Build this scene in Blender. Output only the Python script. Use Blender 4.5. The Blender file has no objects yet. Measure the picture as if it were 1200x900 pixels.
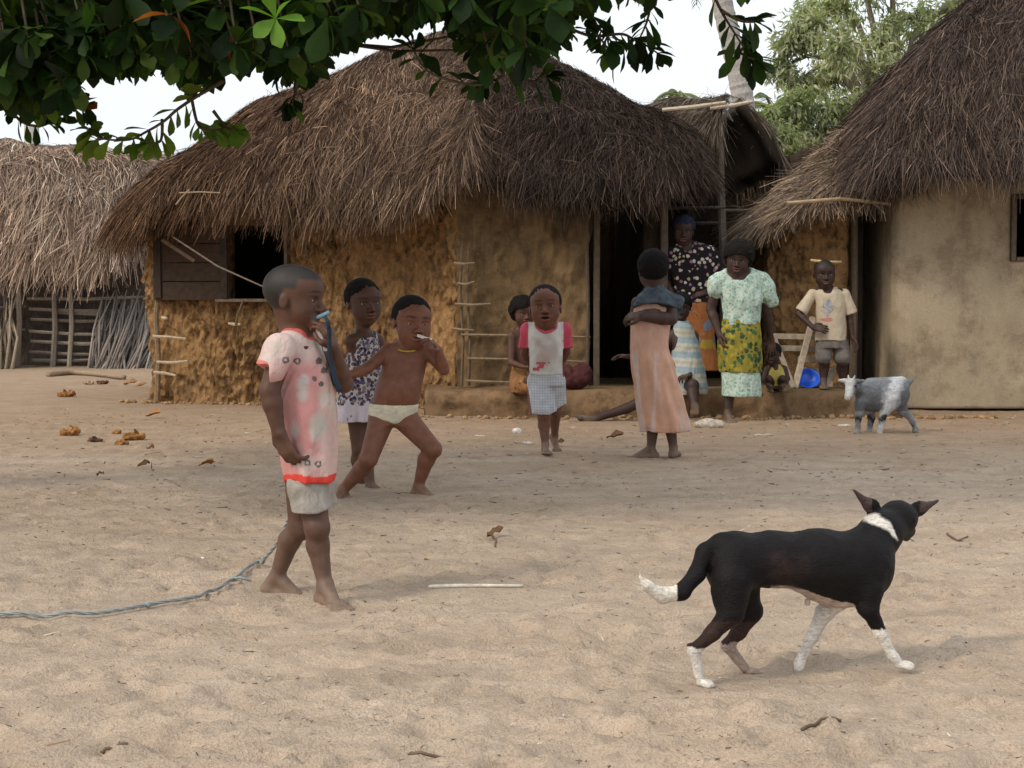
import bpy, math, random
import numpy as np
from mathutils import Vector, Matrix
random.seed(7)
rng = np.random.default_rng(11)
R = math.radians
scn = bpy.context.scene
COL = scn.collection

# ------------------------------------------------------------------ camera
CAMH = 1.05; FPX = 1800.0; PITCH = math.atan(94.0/FPX)
cam_d = bpy.data.cameras.new('camera'); cam = bpy.data.objects.new('camera', cam_d); COL.objects.link(cam)
cam_d.sensor_width = 36; cam_d.lens = FPX*36/1200.0; cam_d.clip_start = .1; cam_d.clip_end = 2000
cam.location = (0, 0, CAMH); cam.rotation_euler = (math.pi/2-PITCH, 0, 0)
scn.camera = cam
scn.render.resolution_x = 1024; scn.render.resolution_y = 768

# ------------------------------------------------------------------ light
SUN_EL, SUN_AZ = R(42), R(-55)          # azimuth measured from behind the camera, towards the left
w = bpy.data.worlds.new('World'); scn.world = w; w.use_nodes = True
nt = w.node_tree; nt.nodes.clear()
sky = nt.nodes.new('ShaderNodeTexSky'); sky.sky_type = 'NISHITA'; sky.sun_disc = False
sky.sun_elevation = SUN_EL; sky.sun_rotation = math.pi - SUN_AZ*-1; sky.dust_density = 6; sky.air_density = 1.0; sky.ozone_density = 1
hs = nt.nodes.new('ShaderNodeHueSaturation'); hs.inputs['Saturation'].default_value = .35
hs.inputs['Value'].default_value = 1.0
mx = nt.nodes.new('ShaderNodeMix'); mx.data_type = 'RGBA'; mx.inputs[0].default_value = .72
mx.inputs[7].default_value = (9.6, 10.2, 10.8, 1)      # even bright cloud layer over the sky
bg = nt.nodes.new('ShaderNodeBackground'); bg.inputs[1].default_value = .122
wo = nt.nodes.new('ShaderNodeOutputWorld')
nt.links.new(sky.outputs[0], hs.inputs['Color']); nt.links.new(hs.outputs[0], mx.inputs[6])
nt.links.new(mx.outputs[2], bg.inputs[0]); nt.links.new(bg.outputs[0], wo.inputs[0])
sd = bpy.data.lights.new('sun', 'SUN'); sd.energy = 1.5; sd.angle = R(12); sd.color = (1.0, .86, .68)
sun = bpy.data.objects.new('sun', sd); COL.objects.link(sun)
# direction towards the sun
sv = Vector((math.sin(SUN_AZ)*math.cos(SUN_EL), -math.cos(SUN_AZ)*math.cos(SUN_EL), math.sin(SUN_EL)))
sun.rotation_euler = sv.to_track_quat('Z', 'Y').to_euler(); sun.location = sv*40
sky.sun_rotation = math.atan2(sv.x, sv.y)
scn.view_settings.view_transform = 'Standard'; scn.view_settings.look = 'None'
scn.view_settings.exposure = 0.1; scn.view_settings.gamma = 1
try: scn.view_settings.use_curve_mapping = False
except Exception: pass

# ------------------------------------------------------------------ helpers
SP, CP = math.sin(PITCH), math.cos(PITCH)
def PX(u, v, Y):
    "world point on the sight line of photo pixel (u,v) at distance Y"
    a = (u-600)/FPX; b = (450-v)/FPX
    d = np.array([a, b*SP+CP, b*CP-SP]); k = Y/d[1]
    return np.array([0, 0, CAMH])+d*k
def GY(v, z=0.0):
    b = (450-v)/FPX
    dz = b*CP-SP; dy = b*SP+CP
    return (z-CAMH)/dz*dy
def UV(V):
    "photo pixel of world points, for laying out a coat pattern"
    d = V-np.array([0, 0, CAMH]); f_ = d[:, 1]*CP-d[:, 2]*SP; up = d[:, 1]*SP+d[:, 2]*CP
    return 600+FPX*d[:, 0]/f_, 450-FPX*up/f_
def GP(u, v, z=0.0): return PX(u, v, GY(v, z))
def nrm(a):
    a = np.asarray(a, float); return a/(np.linalg.norm(a)+1e-12)

def _hash(i, j, k, seed):
    h = (i.astype(np.uint32)*np.uint32(374761393) + j.astype(np.uint32)*np.uint32(668265263) +
         k.astype(np.uint32)*np.uint32(2147483647) + np.uint32((seed*974711+12345) & 0xffffffff))
    h = (h ^ (h >> np.uint32(13)))*np.uint32(1274126177)
    h = (h ^ (h >> np.uint32(16)))*np.uint32(2246822519)
    h = h ^ (h >> np.uint32(15))
    return (h & np.uint32(0xffffff)).astype(np.float32)/np.float32(8388607.5)-1
def vnoise(x, y, z, seed=0):
    x, y, z = [np.asarray(a, np.float32) for a in np.broadcast_arrays(x, y, z)]
    xi, yi, zi = np.floor(x), np.floor(y), np.floor(z)
    fx, fy, fz = x-xi, y-yi, z-zi
    fx, fy, fz = [f*f*(3-2*f) for f in (fx, fy, fz)]
    xi, yi, zi = [a.astype(np.int64) for a in (xi, yi, zi)]
    r = 0
    for dx in (0, 1):
        for dy in (0, 1):
            for dz in (0, 1):
                wgt = (fx if dx else 1-fx)*(fy if dy else 1-fy)*(fz if dz else 1-fz)
                r = r+wgt*_hash(xi+dx, yi+dy, zi+dz, seed)
    return r
def fbm(x, y, z, seed=0, o=3):
    r = 0; a = 1.0; t = 0
    for k in range(o):
        r = r+a*vnoise(x*2**k, y*2**k, z*2**k, seed+k*7); t += a; a *= .5
    return r/t

def mesh_from(name, V, F, cols=None, smooth=True):
    V = np.asarray(V, np.float32); me = bpy.data.meshes.new(name)
    if isinstance(F, np.ndarray):
        n, c = F.shape
        me.vertices.add(len(V)); me.vertices.foreach_set('co', V.ravel())
        me.loops.add(n*c); me.loops.foreach_set('vertex_index', F.astype(np.int32).ravel())
        me.polygons.add(n); me.polygons.foreach_set('loop_start', np.arange(0, n*c, c, dtype=np.int32))
        try: me.polygons.foreach_set('loop_total', np.full(n, c, np.int32))
        except Exception: pass
        me.update(calc_edges=True); me.validate()
    else:
        me.from_pydata([tuple(map(float, v)) for v in V], [], [tuple(map(int, f)) for f in F])
    if cols is not None:
        cols = np.asarray(cols, np.float32)
        if cols.ndim == 1: cols = np.tile(cols, (len(V), 1))
        at = me.color_attributes.new('Col', 'FLOAT_COLOR', 'POINT')
        c4 = np.ones((len(V), 4), np.float32); c4[:, :3] = cols[:, :3]
        at.data.foreach_set('color', c4.ravel())
    me.polygons.foreach_set('use_smooth', np.full(len(me.polygons), smooth, bool))
    return me
def tag(o, label=None, cat=None, group=None, kind=None):
    if label: o['label'] = label
    if cat: o['category'] = cat
    if group: o['group'] = group
    if kind: o['kind'] = kind
    return o
def obj(name, me, m, parent=None):
    me.materials.append(m); o = bpy.data.objects.new(name, me); COL.objects.link(o)
    if parent: o.parent = parent
    return o
def thing(name, label, cat, loc=(0, 0, 0), group=None):
    o = bpy.data.objects.new(name, None); o.empty_display_size = .1; COL.objects.link(o); o.location = tuple(map(float, loc))
    return tag(o, label, cat, group)
def rootloc(p):
    l = np.zeros(3)
    while p is not None:
        l = l+np.array(p.location); p = p.parent
    return l
def part(name, V, F, m, parent, cols=None, smooth=True):
    "vertices given in world space, stored relative to the thing"
    V = np.asarray(V, float)-rootloc(parent)
    return obj(name, mesh_from(name, V, F, cols, smooth), m, parent)
def solo(name, V, F, m, label, cat, loc=None, cols=None, group=None, smooth=True, kind=None):
    V = np.asarray(V, float)
    if loc is None: loc = np.array([*((V.min(0)+V.max(0))/2)[:2], V[:, 2].min()])
    o = obj(name, mesh_from(name, V-np.asarray(loc), F, cols, smooth), m); o.location = tuple(map(float, loc))
    return tag(o, label, cat, group, kind)

class MB:
    "collects verts/faces"
    def __init__(s): s.V = []; s.F = []; s.C = []; s.n = 0
    def add(s, V, F, col=None):
        V = np.asarray(V, float); s.V.append(V); s.F += [tuple(int(i)+s.n for i in f) for f in F]; s.n += len(V)
        s.C.append(np.tile(np.asarray(col if col is not None else (1, 1, 1), float), (len(V), 1)))
    def tube(s, pts, rad, n=8, col=None, jit=0.0):
        pts = np.asarray(pts, float); m = len(pts)
        rad = np.broadcast_to(np.asarray(rad, float), (m,))
        V = []; ref = None
        for i in range(m):
            t = nrm(pts[min(i+1, m-1)]-pts[max(i-1, 0)])
            if ref is None: ref = np.cross(t, [0, 0, 1.0]) if abs(t[2]) < .9 else np.cross(t, [1.0, 0, 0])
            a = nrm(ref-t*np.dot(ref, t)); b = np.cross(t, a); ref = a
            for k in range(n):
                th = 2*math.pi*k/n; r = rad[i]*(1+(jit*random.uniform(-1, 1) if jit else 0))
                V.append(pts[i]+r*(math.cos(th)*a+math.sin(th)*b))
        F = []
        for i in range(m-1):
            for k in range(n):
                F.append((i*n+k, i*n+(k+1) % n, (i+1)*n+(k+1) % n, (i+1)*n+k))
        F.append(tuple(range(n))[::-1]); F.append(tuple((m-1)*n+k for k in range(n)))
        s.add(V, F, col)
    def box(s, c, size, ax=None, col=None, bev=.15):
        "box with chamfered long look: c centre, size full, ax 3x3 rows"
        c = np.asarray(c, float); h = np.asarray(size, float)/2
        A = np.eye(3) if ax is None else np.asarray(ax, float)
        b = min(h)*bev*2
        V = []
        F = []
        # chamfered box: 24 verts
        idx = {}
        for sx in (-1, 1):
            for sy in (-1, 1):
                for sz in (-1, 1):
                    for a in range(3):
                        q = np.array([sx*h[0], sy*h[1], sz*h[2]], float)
                        for o in range(3):
                            if o != a: q[o] -= (sx, sy, sz)[o]*b
                        idx[(sx, sy, sz, a)] = len(V); V.append(c+q@A)
        import itertools
        for a in range(3):
            o1, o2 = [o for o in range(3) if o != a]
            for sa in (-1, 1):
                f = []
                for s1, s2 in ((-1, -1), (1, -1), (1, 1), (-1, 1)):
                    k = [0, 0, 0]; k[a] = sa; k[o1] = s1; k[o2] = s2; f.append(idx[(*k, a)])
                F.append(tuple(f))
            for s1 in (-1, 1):
                for s2 in (-1, 1):
                    k1 = [0, 0, 0]; k1[a] = -1; k1[o1] = s1; k1[o2] = s2; k2 = list(k1); k2[a] = 1
                    F.append((idx[(*k1, o1)], idx[(*k2, o1)], idx[(*k2, o2)], idx[(*k1, o2)]))
        for sx in (-1, 1):
            for sy in (-1, 1):
                for sz in (-1, 1):
                    F.append((idx[(sx, sy, sz, 0)], idx[(sx, sy, sz, 1)], idx[(sx, sy, sz, 2)]))
        s.add(V, F, col)
    def arrays(s): return np.concatenate(s.V), s.F, np.concatenate(s.C)
    def part(s, name, m, parent, smooth=False):
        V, F, C = s.arrays(); o = part(name, V, F, m, parent, C, smooth); fixn(o.data); return o
    def solo(s, name, m, label, cat, group=None, smooth=True, loc=None, kind=None):
        V, F, C = s.arrays(); o = solo(name, V, F, m, label, cat, loc, C, group, smooth, kind); fixn(o.data); return o
def fixn(me):
    import bmesh
    b = bmesh.new(); b.from_mesh(me); bmesh.ops.recalc_face_normals(b, faces=b.faces); b.to_mesh(me); b.free()

def pt_on(pts, n):
    "catmull-rom resample open polyline to n points"
    P = np.asarray(pts, float); m = len(P)
    t = np.linspace(0, m-1-1e-9, n); i = np.floor(t).astype(int); f = (t-i)[:, None]
    g = lambda k: P[np.clip(i+k, 0, m-1)]
    p0, p1, p2, p3 = g(-1), g(0), g(1), g(2)
    return .5*((2*p1)+(-p0+p2)*f+(2*p0-5*p1+4*p2-p3)*f*f+(-p0+3*p1-3*p2+p3)*f**3)

# ------------------------------------------------------------------ materials
class NT:
    def __init__(s, name):
        s.m = bpy.data.materials.new(name); s.m.use_nodes = True; s.t = s.m.node_tree; s.t.nodes.clear()
        s.out = s.n('ShaderNodeOutputMaterial'); s.b = s.n('ShaderNodeBsdfPrincipled'); s.l(s.b.outputs[0], s.out.inputs[0])
        s.tc = s.n('ShaderNodeTexCoord')
    def n(s, k, **kw):
        x = s.t.nodes.new(k)
        for a, v in kw.items(): setattr(x, a, v)
        return x
    def l(s, a, b): s.t.links.new(a, b)
    def sock(s, inp, v):
        if isinstance(v, (int, float)): inp.default_value = v
        elif isinstance(v, (tuple, list)): inp.default_value = tuple(v)+((1,) if len(v) == 3 and len(inp.default_value) == 4 else ())
        else: s.l(v, inp)
    def map(s, scale=(1, 1, 1), src='Object'):
        mp = s.n('ShaderNodeMapping'); s.l(s.tc.outputs[src], mp.inputs[0]); mp.inputs['Scale'].default_value = scale; return mp.outputs[0]
    def noise(s, scale, detail=4, rough=.6, vec=None, dist=0):
        x = s.n('ShaderNodeTexNoise'); x.inputs['Scale'].default_value = scale; x.inputs['Detail'].default_value = detail
        x.inputs['Roughness'].default_value = rough; x.inputs['Distortion'].default_value = dist
        s.l(vec or s.tc.outputs['Object'], x.inputs['Vector']); return x.outputs[0]
    def voro(s, scale, vec=None, feature='F1', out=0, rnd=1):
        x = s.n('ShaderNodeTexVoronoi', feature=feature); x.inputs['Scale'].default_value = scale
        x.inputs['Randomness'].default_value = rnd
        s.l(vec or s.tc.outputs['Object'], x.inputs['Vector']); return x.outputs[out]
    def ramp(s, fac, stops, const=False):
        r = s.n('ShaderNodeValToRGB'); s.l(fac, r.inputs[0]); e = r.color_ramp.elements
        if const: r.color_ramp.interpolation = 'CONSTANT'
        while len(e) < len(stops): e.new(.5)
        for q, (p, c) in zip(e, stops):
            q.position = p; q.color = (*c, 1) if isinstance(c, tuple) else (c, c, c, 1)
        return r.outputs[0]
    def mix(s, f, a, b, mode='MIX'):
        x = s.n('ShaderNodeMix', data_type='RGBA', blend_type=mode); s.sock(x.inputs[0], f); s.sock(x.inputs[6], a); s.sock(x.inputs[7], b); return x.outputs[2]
    def math(s, op, a, b=0.0):
        x = s.n('ShaderNodeMath', operation=op); s.sock(x.inputs[0], a); s.sock(x.inputs[1], b); return x.outputs[0]
    def attr(s):
        x = s.n('ShaderNodeAttribute'); x.attribute_name = 'Col'; return x.outputs[0]
    def bump(s, h, strength=.5, dist=.01):
        x = s.n('ShaderNodeBump'); x.inputs['Strength'].default_value = strength; x.inputs['Distance'].default_value = dist
        s.l(h, x.inputs['Height']); s.l(x.outputs[0], s.b.inputs['Normal'])
    def fin(s, col, rough=.9, spec=.3):
        s.sock(s.b.inputs['Base Color'], col); s.sock(s.b.inputs['Roughness'], rough); s.b.inputs['Specular IOR Level'].default_value = spec
        return s.m
def m_attr(name, rough=.9, spec=.2, nscale=60, bump=.3, dist=.004, var=.25, detail=4, stretch=(1, 1, 1)):
    t = NT(name); v = t.map(stretch); n = t.noise(nscale, detail, .6, v)
    c = t.mix(1.0, t.attr(), t.ramp(n, [(.25, 1-var), (.75, 1+var)]), 'MULTIPLY')
    t.bump(n, bump, dist); return t.fin(c, rough, spec)

# skin: attribute colour with fine mottling
t = NT('skin'); n1 = t.noise(25, 5, .6); n2 = t.noise(220, 3, .5)
c = t.mix(1.0, t.attr(), t.ramp(n1, [(.3, .78), (.7, 1.22)]), 'MULTIPLY')
t.bump(n2, .25, .002); M_SKIN = t.fin(c, t.ramp(n1, [(.3, .48), (.7, .66)]), .33)
t = NT('hair'); n1 = t.noise(260, 2, .5); n2 = t.voro(170)
t.bump(t.math('ADD', n1, n2), .9, .006); M_HAIR = t.fin(t.mix(1.0, t.attr(), t.ramp(n1, [(.3, .6), (.7, 1.4)]), 'MULTIPLY'), .9, .12)
M_EYE = NT('eye').fin((1, 1, 1), .25, .5); t = NT('eyeball'); M_EYE = t.fin(t.attr(), .25, .5)
M_THATCH = m_attr('thatch_straw', .95, .1, 30, .3, .006, .22)
M_WOOD = m_attr('weathered_wood', .85, .2, 18, .6, .008, .35, 5, (1, 1, 1))
M_STICK = m_attr('stick_bark', .9, .15, 35, .6, .004, .3)
M_FUR = None
t = NT('short_fur'); v = t.map((1, 1, 1)); n1 = t.noise(180, 3, .7, t.map((.35, 1, 1))); n2 = t.noise(14, 4, .6)
c = t.mix(1.0, t.attr(), t.ramp(n1, [(.25, .55), (.75, 1.5)]), 'MULTIPLY'); c = t.mix(1.0, c, t.ramp(n2, [(.3, .75), (.7, 1.25)]), 'MULTIPLY')
t.bump(n1, .7, .006); M_FUR = t.fin(c, .6, .18)
def cloth(name, colfn=None, weave=900, rough=.92, wr=8, wrd=.035):
    t = NT(name); a = t.attr()
    c = colfn(t, a) if colfn else a
    st = t.noise(7, 5, .65); c = t.mix(1.0, c, t.ramp(st, [(.3, .84), (.65, 1.06)]), 'MULTIPLY')
    n1 = t.noise(wr, 4, .55, t.map((1, 1, .55)), .8); n2 = t.noise(weave/4, 2, .5)
    h = t.math('ADD', t.math('MULTIPLY', n1, 1.0), t.math('MULTIPLY', n2, .03))
    t.bump(h, .8, wrd); return t.fin(c, rough, .15)
# leaves with light passing through
def leafmat(name, tr=.35, rough=.45, spec=.4):
    t = NT(name); n1 = t.noise(9, 3, .6)
    c = t.mix(1.0, t.attr(), t.ramp(n1, [(.3, .75), (.7, 1.25)]), 'MULTIPLY')
    m = t.fin(c, rough, spec)
    tl = t.n('ShaderNodeBsdfTranslucent'); t.l(t.mix(1.0, c, (1.6, 2.0, .6), 'MULTIPLY'), tl.inputs[0])
    ms = t.n('ShaderNodeMixShader'); ms.inputs[0].default_value = tr
    t.l(t.b.outputs[0], ms.inputs[1]); t.l(tl.outputs[0], ms.inputs[2]); t.l(ms.outputs[0], t.out.inputs[0]); return m
M_LEAF = leafmat('broad_leaf', .30, .6, .14); M_LEAF2 = leafmat('far_leaf', .3, .7, .2)
M_DRYLEAF = m_attr('dry_husk', .85, .2, 40, .6, .006, .35)

# ------------------------------------------------------------------ signed distance sculpting
class SDF:
    def __init__(s, lo, hi, vox):
        s.lo = np.asarray(lo, float); s.vox = vox; s.n = np.ceil((np.asarray(hi, float)-s.lo)/vox).astype(int)+1
        s.D = np.full(s.n, .12, np.float32)
        s.ax = [(s.lo[i]+np.arange(s.n[i])*vox).astype(np.float32) for i in range(3)]
    def reg(s, lo, hi, pad):
        a = np.clip(np.floor((np.asarray(lo)-pad-s.lo)/s.vox).astype(int), 0, s.n); b = np.clip(np.ceil((np.asarray(hi)+pad-s.lo)/s.vox).astype(int)+1, 0, s.n)
        sl = tuple(slice(a[i], b[i]) for i in range(3))
        return sl, s.ax[0][sl[0]][:, None, None], s.ax[1][sl[1]][None, :, None], s.ax[2][sl[2]][None, None, :]
    def put(s, sl, d, k, op):
        A = s.D[sl]
        if A.size == 0: return
        if op == 'add':
            h = np.clip(.5+.5*(A-d)/k, 0, 1); s.D[sl] = A+(d-A)*h-k*h*(1-h)
        elif op == 'sub':
            d = -d; h = np.clip(.5-.5*(A-d)/k, 0, 1); s.D[sl] = A+(d-A)*h+k*h*(1-h)
    def cone(s, a, b, ra, rb, k=.012, op='add'):
        a = np.asarray(a, float); b = np.asarray(b, float); r = max(ra, rb)
        sl, X, Y, Z = s.reg(np.minimum(a, b)-r, np.maximum(a, b)+r, k+2.5*s.vox)
        ab = b-a; L2 = max(float(ab@ab), 1e-9)
        px, py, pz = X-a[0], Y-a[1], Z-a[2]
        t = np.clip((px*ab[0]+py*ab[1]+pz*ab[2])/L2, 0, 1)
        d = np.sqrt((px-t*ab[0])**2+(py-t*ab[1])**2+(pz-t*ab[2])**2)-(ra+(rb-ra)*t)
        s.put(sl, d, k, op)
    def chain(s, P, rad, k=.01):
        for i in range(len(P)-1): s.cone(P[i], P[i+1], rad[i], rad[i+1], k)
    def ell(s, c, rad, fr=None, k=.012, op='add'):
        c = np.asarray(c, float); rad = np.asarray(rad, float); fr = np.eye(3) if fr is None else np.asarray(fr, float)
        ext = np.sqrt(((fr*rad[:, None])**2).sum(0))
        sl, X, Y, Z = s.reg(c-ext, c+ext, k+2.5*s.vox)
        q = [(X-c[0])*fr[i, 0]+(Y-c[1])*fr[i, 1]+(Z-c[2])*fr[i, 2] for i in range(3)]
        k0 = np.sqrt(sum((q[i]/rad[i])**2 for i in range(3))); k1 = np.sqrt(sum((q[i]/rad[i]**2)**2 for i in range(3)))+1e-6
        s.put(sl, np.clip(k0*(k0-1)/k1, -.1, .2), k, op)
    def rings(s, rg, k=.012, p=2.3, nf=0, ph=0, op='add'):
        "rg rows: z, cx, cy, rx, ry, fold amplitude"
        rg = sorted(rg, key=lambda q: q[0]); rg = np.array(rg, float); z0, z1 = rg[0, 0], rg[-1, 0]
        m = (rg[:, 3:5]*(1+rg[:, 5:6])).max(0)+.01
        sl, X, Y, Z = s.reg((rg[:, 1].min()-m[0], rg[:, 2].min()-m[1], z0), (rg[:, 1].max()+m[0], rg[:, 2].max()+m[1], z1), k+2.5*s.vox)
        zz = Z.ravel(); zf = np.linspace(z0, z1, 200)
        tt = np.interp(zf, rg[:, 0], np.arange(len(rg)))
        sm = pt_on_at(rg, tt)
        g = [np.interp(zz, zf, sm[:, i])[None, None, :].astype(np.float32) for i in range(1, 6)]
        qx, qy = (X-g[0]), (Y-g[1]); th = np.arctan2(qy/g[3], qx/g[2])
        f = 1.0
        if nf: f = 1+g[4]*(np.sin(nf*th+ph+1.3*np.sin(2*th+ph)+6*(Z-z0))+.5*np.sin((nf*1.7)*th+2*ph))
        rr = (np.abs(qx/g[2])**p+np.abs(qy/g[3])**p)**(1/p)/f
        d = (rr-1)*np.minimum(g[2], g[3]); e = .006
        d = np.maximum(d, np.maximum(Z-z1, z0-Z)+e*0)
        s.put(sl, d.astype(np.float32), k, op)
    def half(s, c, n, k=.004):
        "remove the side n points to"
        n = nrm(n); d = -((s.ax[0][:, None, None]-c[0])*n[0]+(s.ax[1][None, :, None]-c[1])*n[1]+(s.ax[2][None, None, :]-c[2])*n[2])
        s.D = np.maximum(s.D, -d.astype(np.float32))
    def wob(s, amp, sc, seed=0, zs=1.0):
        m = np.abs(s.D) < .04; i = np.nonzero(m)
        P = [s.ax[j][i[j]] for j in range(3)]
        s.D[i] += amp*fbm(P[0]/sc, P[1]/sc, P[2]/sc*zs, seed, 2)
    def mesh(s, smooth=1):
        D = s.D; D[0], D[-1] = .1, .1; D[:, 0], D[:, -1] = .1, .1; D[:, :, 0], D[:, :, -1] = .1, .1
        S = D < 0
        c = np.zeros(np.array(D.shape)-1, np.int8)
        for i in (0, 1):
            for j in (0, 1):
                for k in (0, 1): c += S[i:i+c.shape[0], j:j+c.shape[1], k:k+c.shape[2]]
        act = np.nonzero((c > 0) & (c < 8)); idx = np.full(c.shape, -1, np.int32); N = len(act[0]); idx[act] = np.arange(N)
        acc = np.zeros((N, 3)); cnt = np.zeros(N)
        A = np.stack(act, 1)
        for ax in range(3):
            o = [a for a in range(3) if a != ax]
            for p in (0, 1):
                for q in (0, 1):
                    v0 = A.copy(); v0[:, o[0]] += p; v0[:, o[1]] += q; v1 = v0.copy(); v1[:, ax] += 1
                    d0 = D[tuple(v0.T)]; d1 = D[tuple(v1.T)]; m = (d0 < 0) != (d1 < 0)
                    t = np.zeros(N); t[m] = d0[m]/(d0[m]-d1[m]); P = v0.astype(float); P[:, ax] += t
                    acc[m] += P[m]; cnt[m] += 1
        V = acc/cnt[:, None]
        Fs = []
        for ax in range(3):
            o = [(1, 2), (2, 0), (0, 1)][ax]
            sl0 = [slice(None)]*3; sl1 = [slice(None)]*3; sl0[ax] = slice(0, -1); sl1[ax] = slice(1, None)
            e0 = S[tuple(sl0)]; e1 = S[tuple(sl1)]
            for inside_first in (True, False):
                m = (e0 & ~e1) if inside_first else (~e0 & e1)
                e = np.stack(np.nonzero(m), 1)
                if len(e) == 0: continue
                q = []
                for da, db in ((0, 0), (1, 0), (1, 1), (0, 1)):
                    g = e.copy(); g[:, o[0]] -= da; g[:, o[1]] -= db; q.append(idx[tuple(g.T)])
                q = np.stack(q, 1)
                if not inside_first: q = q[:, ::-1]
                Fs.append(q)
        F = np.concatenate(Fs); F = F[(F >= 0).all(1)]
        for _ in range(smooth):
            E = np.concatenate([F[:, [0, 1]], F[:, [1, 2]], F[:, [2, 3]], F[:, [3, 0]]])
            a = np.zeros_like(V); n = np.zeros(N)
            for i in range(3):
                a[:, i] += np.bincount(E[:, 0], V[E[:, 1], i], N)+np.bincount(E[:, 1], V[E[:, 0], i], N)
            n = np.bincount(E[:, 0], minlength=N)+np.bincount(E[:, 1], minlength=N)
            V = V*.5+.5*a/np.maximum(n, 1)[:, None]
        return s.lo+V*s.vox, F
def pt_on_at(P, t):
    m = len(P); i = np.clip(np.floor(t).astype(int), 0, m-2); f = (t-i)[:, None]
    g = lambda k: P[np.clip(i+k, 0, m-1)]
    p0, p1, p2, p3 = g(-1), g(0), g(1), g(2)
    return .5*((2*p1)+(-p0+p2)*f+(2*p0-5*p1+4*p2-p3)*f*f+(-p0+3*p1-3*p2+p3)*f**3)
# ------------------------------------------------------------------ ground
def grid_axis(segs):
    out = [segs[0][0]]
    for a, b, st in segs:
        n = max(1, int(round((b-a)/st))); out += list(np.linspace(a, b, n+1)[1:])
    return np.array(out)
gx = np.r_[-400, -200, -100, -60, -40, grid_axis([(-28, -6, .8), (-6, 6, .026), (6, 28, .8)]), 40, 60, 100, 200, 400]
gy = np.r_[-200, -60, -20, -8, -2, grid_axis([(0, 3.0, .3), (3.0, 9, .02), (9, 17, .042), (17, 30, .35)]), 34, 40, 50, 70, 100, 160, 250, 500]
def ground_base(x, y):
    h = .018*fbm(x/1.6, y/1.1, 0*x, 3, 2)+.011*fbm(x/.33, y/.28, 0*x, 5, 3)
    far = np.clip((y-17)/6, 0, 1)
    return h*(1-.3*far)+.05*np.clip((y-19)/5, 0, 1)*np.clip((-x-2)/3, 0, 1)
XX, YY = np.meshgrid(gx, gy, indexing='ij')
ZZ = ground_base(XX, YY)
def ridg(a): return 1-np.abs(a)
near = np.clip((14-YY)/5, 0, 1)*(np.abs(XX) < 6)
wx = XX+.06*fbm(XX/.3, YY/.3, 0*XX, 50, 2)
ZZ += near*(.006*ridg(vnoise(wx/.075, YY/.055, 0*XX, 9))+.004*vnoise(XX/.04, YY/.045, 0*XX, 10))
# trodden dents and prints in the loose sand
pr = np.random.default_rng(5)
xi0, yi0 = gx, gy
for i in range(3400):
    y = 3.0+11*pr.random()**1.25; x = pr.uniform(-1, 1)*min(y/2.6+.3, 5.5)
    L = pr.uniform(.035, .09); W = L*pr.uniform(.38, .7); th = pr.normal(0, .5)+(.2 if pr.random() < .7 else 1.6); dep = pr.uniform(.006, .021)
    a, b = np.searchsorted(gx, [x-.26, x+.26]); c, d = np.searchsorted(gy, [y-.26, y+.26])
    dx = XX[a:b, c:d]-x; dy = YY[a:b, c:d]-y
    u = (dx*math.cos(th)+dy*math.sin(th))/L; v = (-dx*math.sin(th)+dy*math.cos(th))/W; r2 = u*u+v*v
    ZZ[a:b, c:d] += dep*(-np.exp(-r2*1.1)+.55*np.exp(-(np.sqrt(r2)-1.55)**2*5))
# firm sand under every foot, paw and lying stick
for (u_, v_) in ((392, 702), (330, 693), (402, 584), (495, 579), (445, 579), (434, 576), (639, 531), (755, 536), (790, 533), (853, 493), (826, 803), (940, 797), (1060, 787), (880, 797), (178, 711), (160, 714), (142, 718), (124, 722), (160, 722), (142, 726), (515, 690), (545, 690), (575, 690), (602, 690)):
    q_ = GP(u_, v_); a, b = np.searchsorted(gx, [q_[0]-.4, q_[0]+.4]); c, d = np.searchsorted(gy, [q_[1]-.4, q_[1]+.4])
    r2 = (XX[a:b, c:d]-q_[0])**2+(YY[a:b, c:d]-q_[1])**2; w_ = np.exp(-r2/.012); ZZ[a:b, c:d] = ZZ[a:b, c:d]*(1-w_)+.002*w_
def gz(x, y):
    i = int(np.clip(np.searchsorted(gx, x)-1, 0, len(gx)-2)); j = int(np.clip(np.searchsorted(gy, y)-1, 0, len(gy)-2))
    return float(ZZ[i:i+2, j:j+2].mean())
nx, ny = XX.shape
GV = np.stack([XX.ravel(), YY.ravel(), ZZ.ravel()], 1)
I = (np.arange(nx-1)[:, None]*ny+np.arange(ny-1)[None, :]).ravel()
GF = np.stack([I, I+ny, I+ny+1, I+1], 1)
# soil colour: pale loose sand in the yard, browner earth towards the huts
t = NT('sand')
n1 = t.noise(.8, 5, .6); n2 = t.noise(9, 5, .65); n3 = t.noise(150, 3, .7); n4 = t.noise(38, 4, .7, t.map((1, 1, 1)))
sx = t.n('ShaderNodeSeparateXYZ'); t.l(t.tc.outputs['Object'], sx.inputs[0])
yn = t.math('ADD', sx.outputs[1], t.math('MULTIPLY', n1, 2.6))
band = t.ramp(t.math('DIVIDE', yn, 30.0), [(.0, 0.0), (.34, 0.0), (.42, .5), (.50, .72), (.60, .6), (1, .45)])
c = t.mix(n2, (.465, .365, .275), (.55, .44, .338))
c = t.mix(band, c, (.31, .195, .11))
c = t.mix(t.ramp(n1, [(.35, 0.0), (.7, .3)]), c, (.40, .27, .165))
c = t.mix(1.0, c, t.ramp(n3, [(.25, .72), (.7, 1.2)]), 'MULTIPLY')
n6 = t.noise(3.2, 6, .75, t.map((.6, 1.3, 1))); c = t.mix(1.0, c, t.ramp(n6, [(.3, .74), (.62, 1.08)]), 'MULTIPLY')
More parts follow.
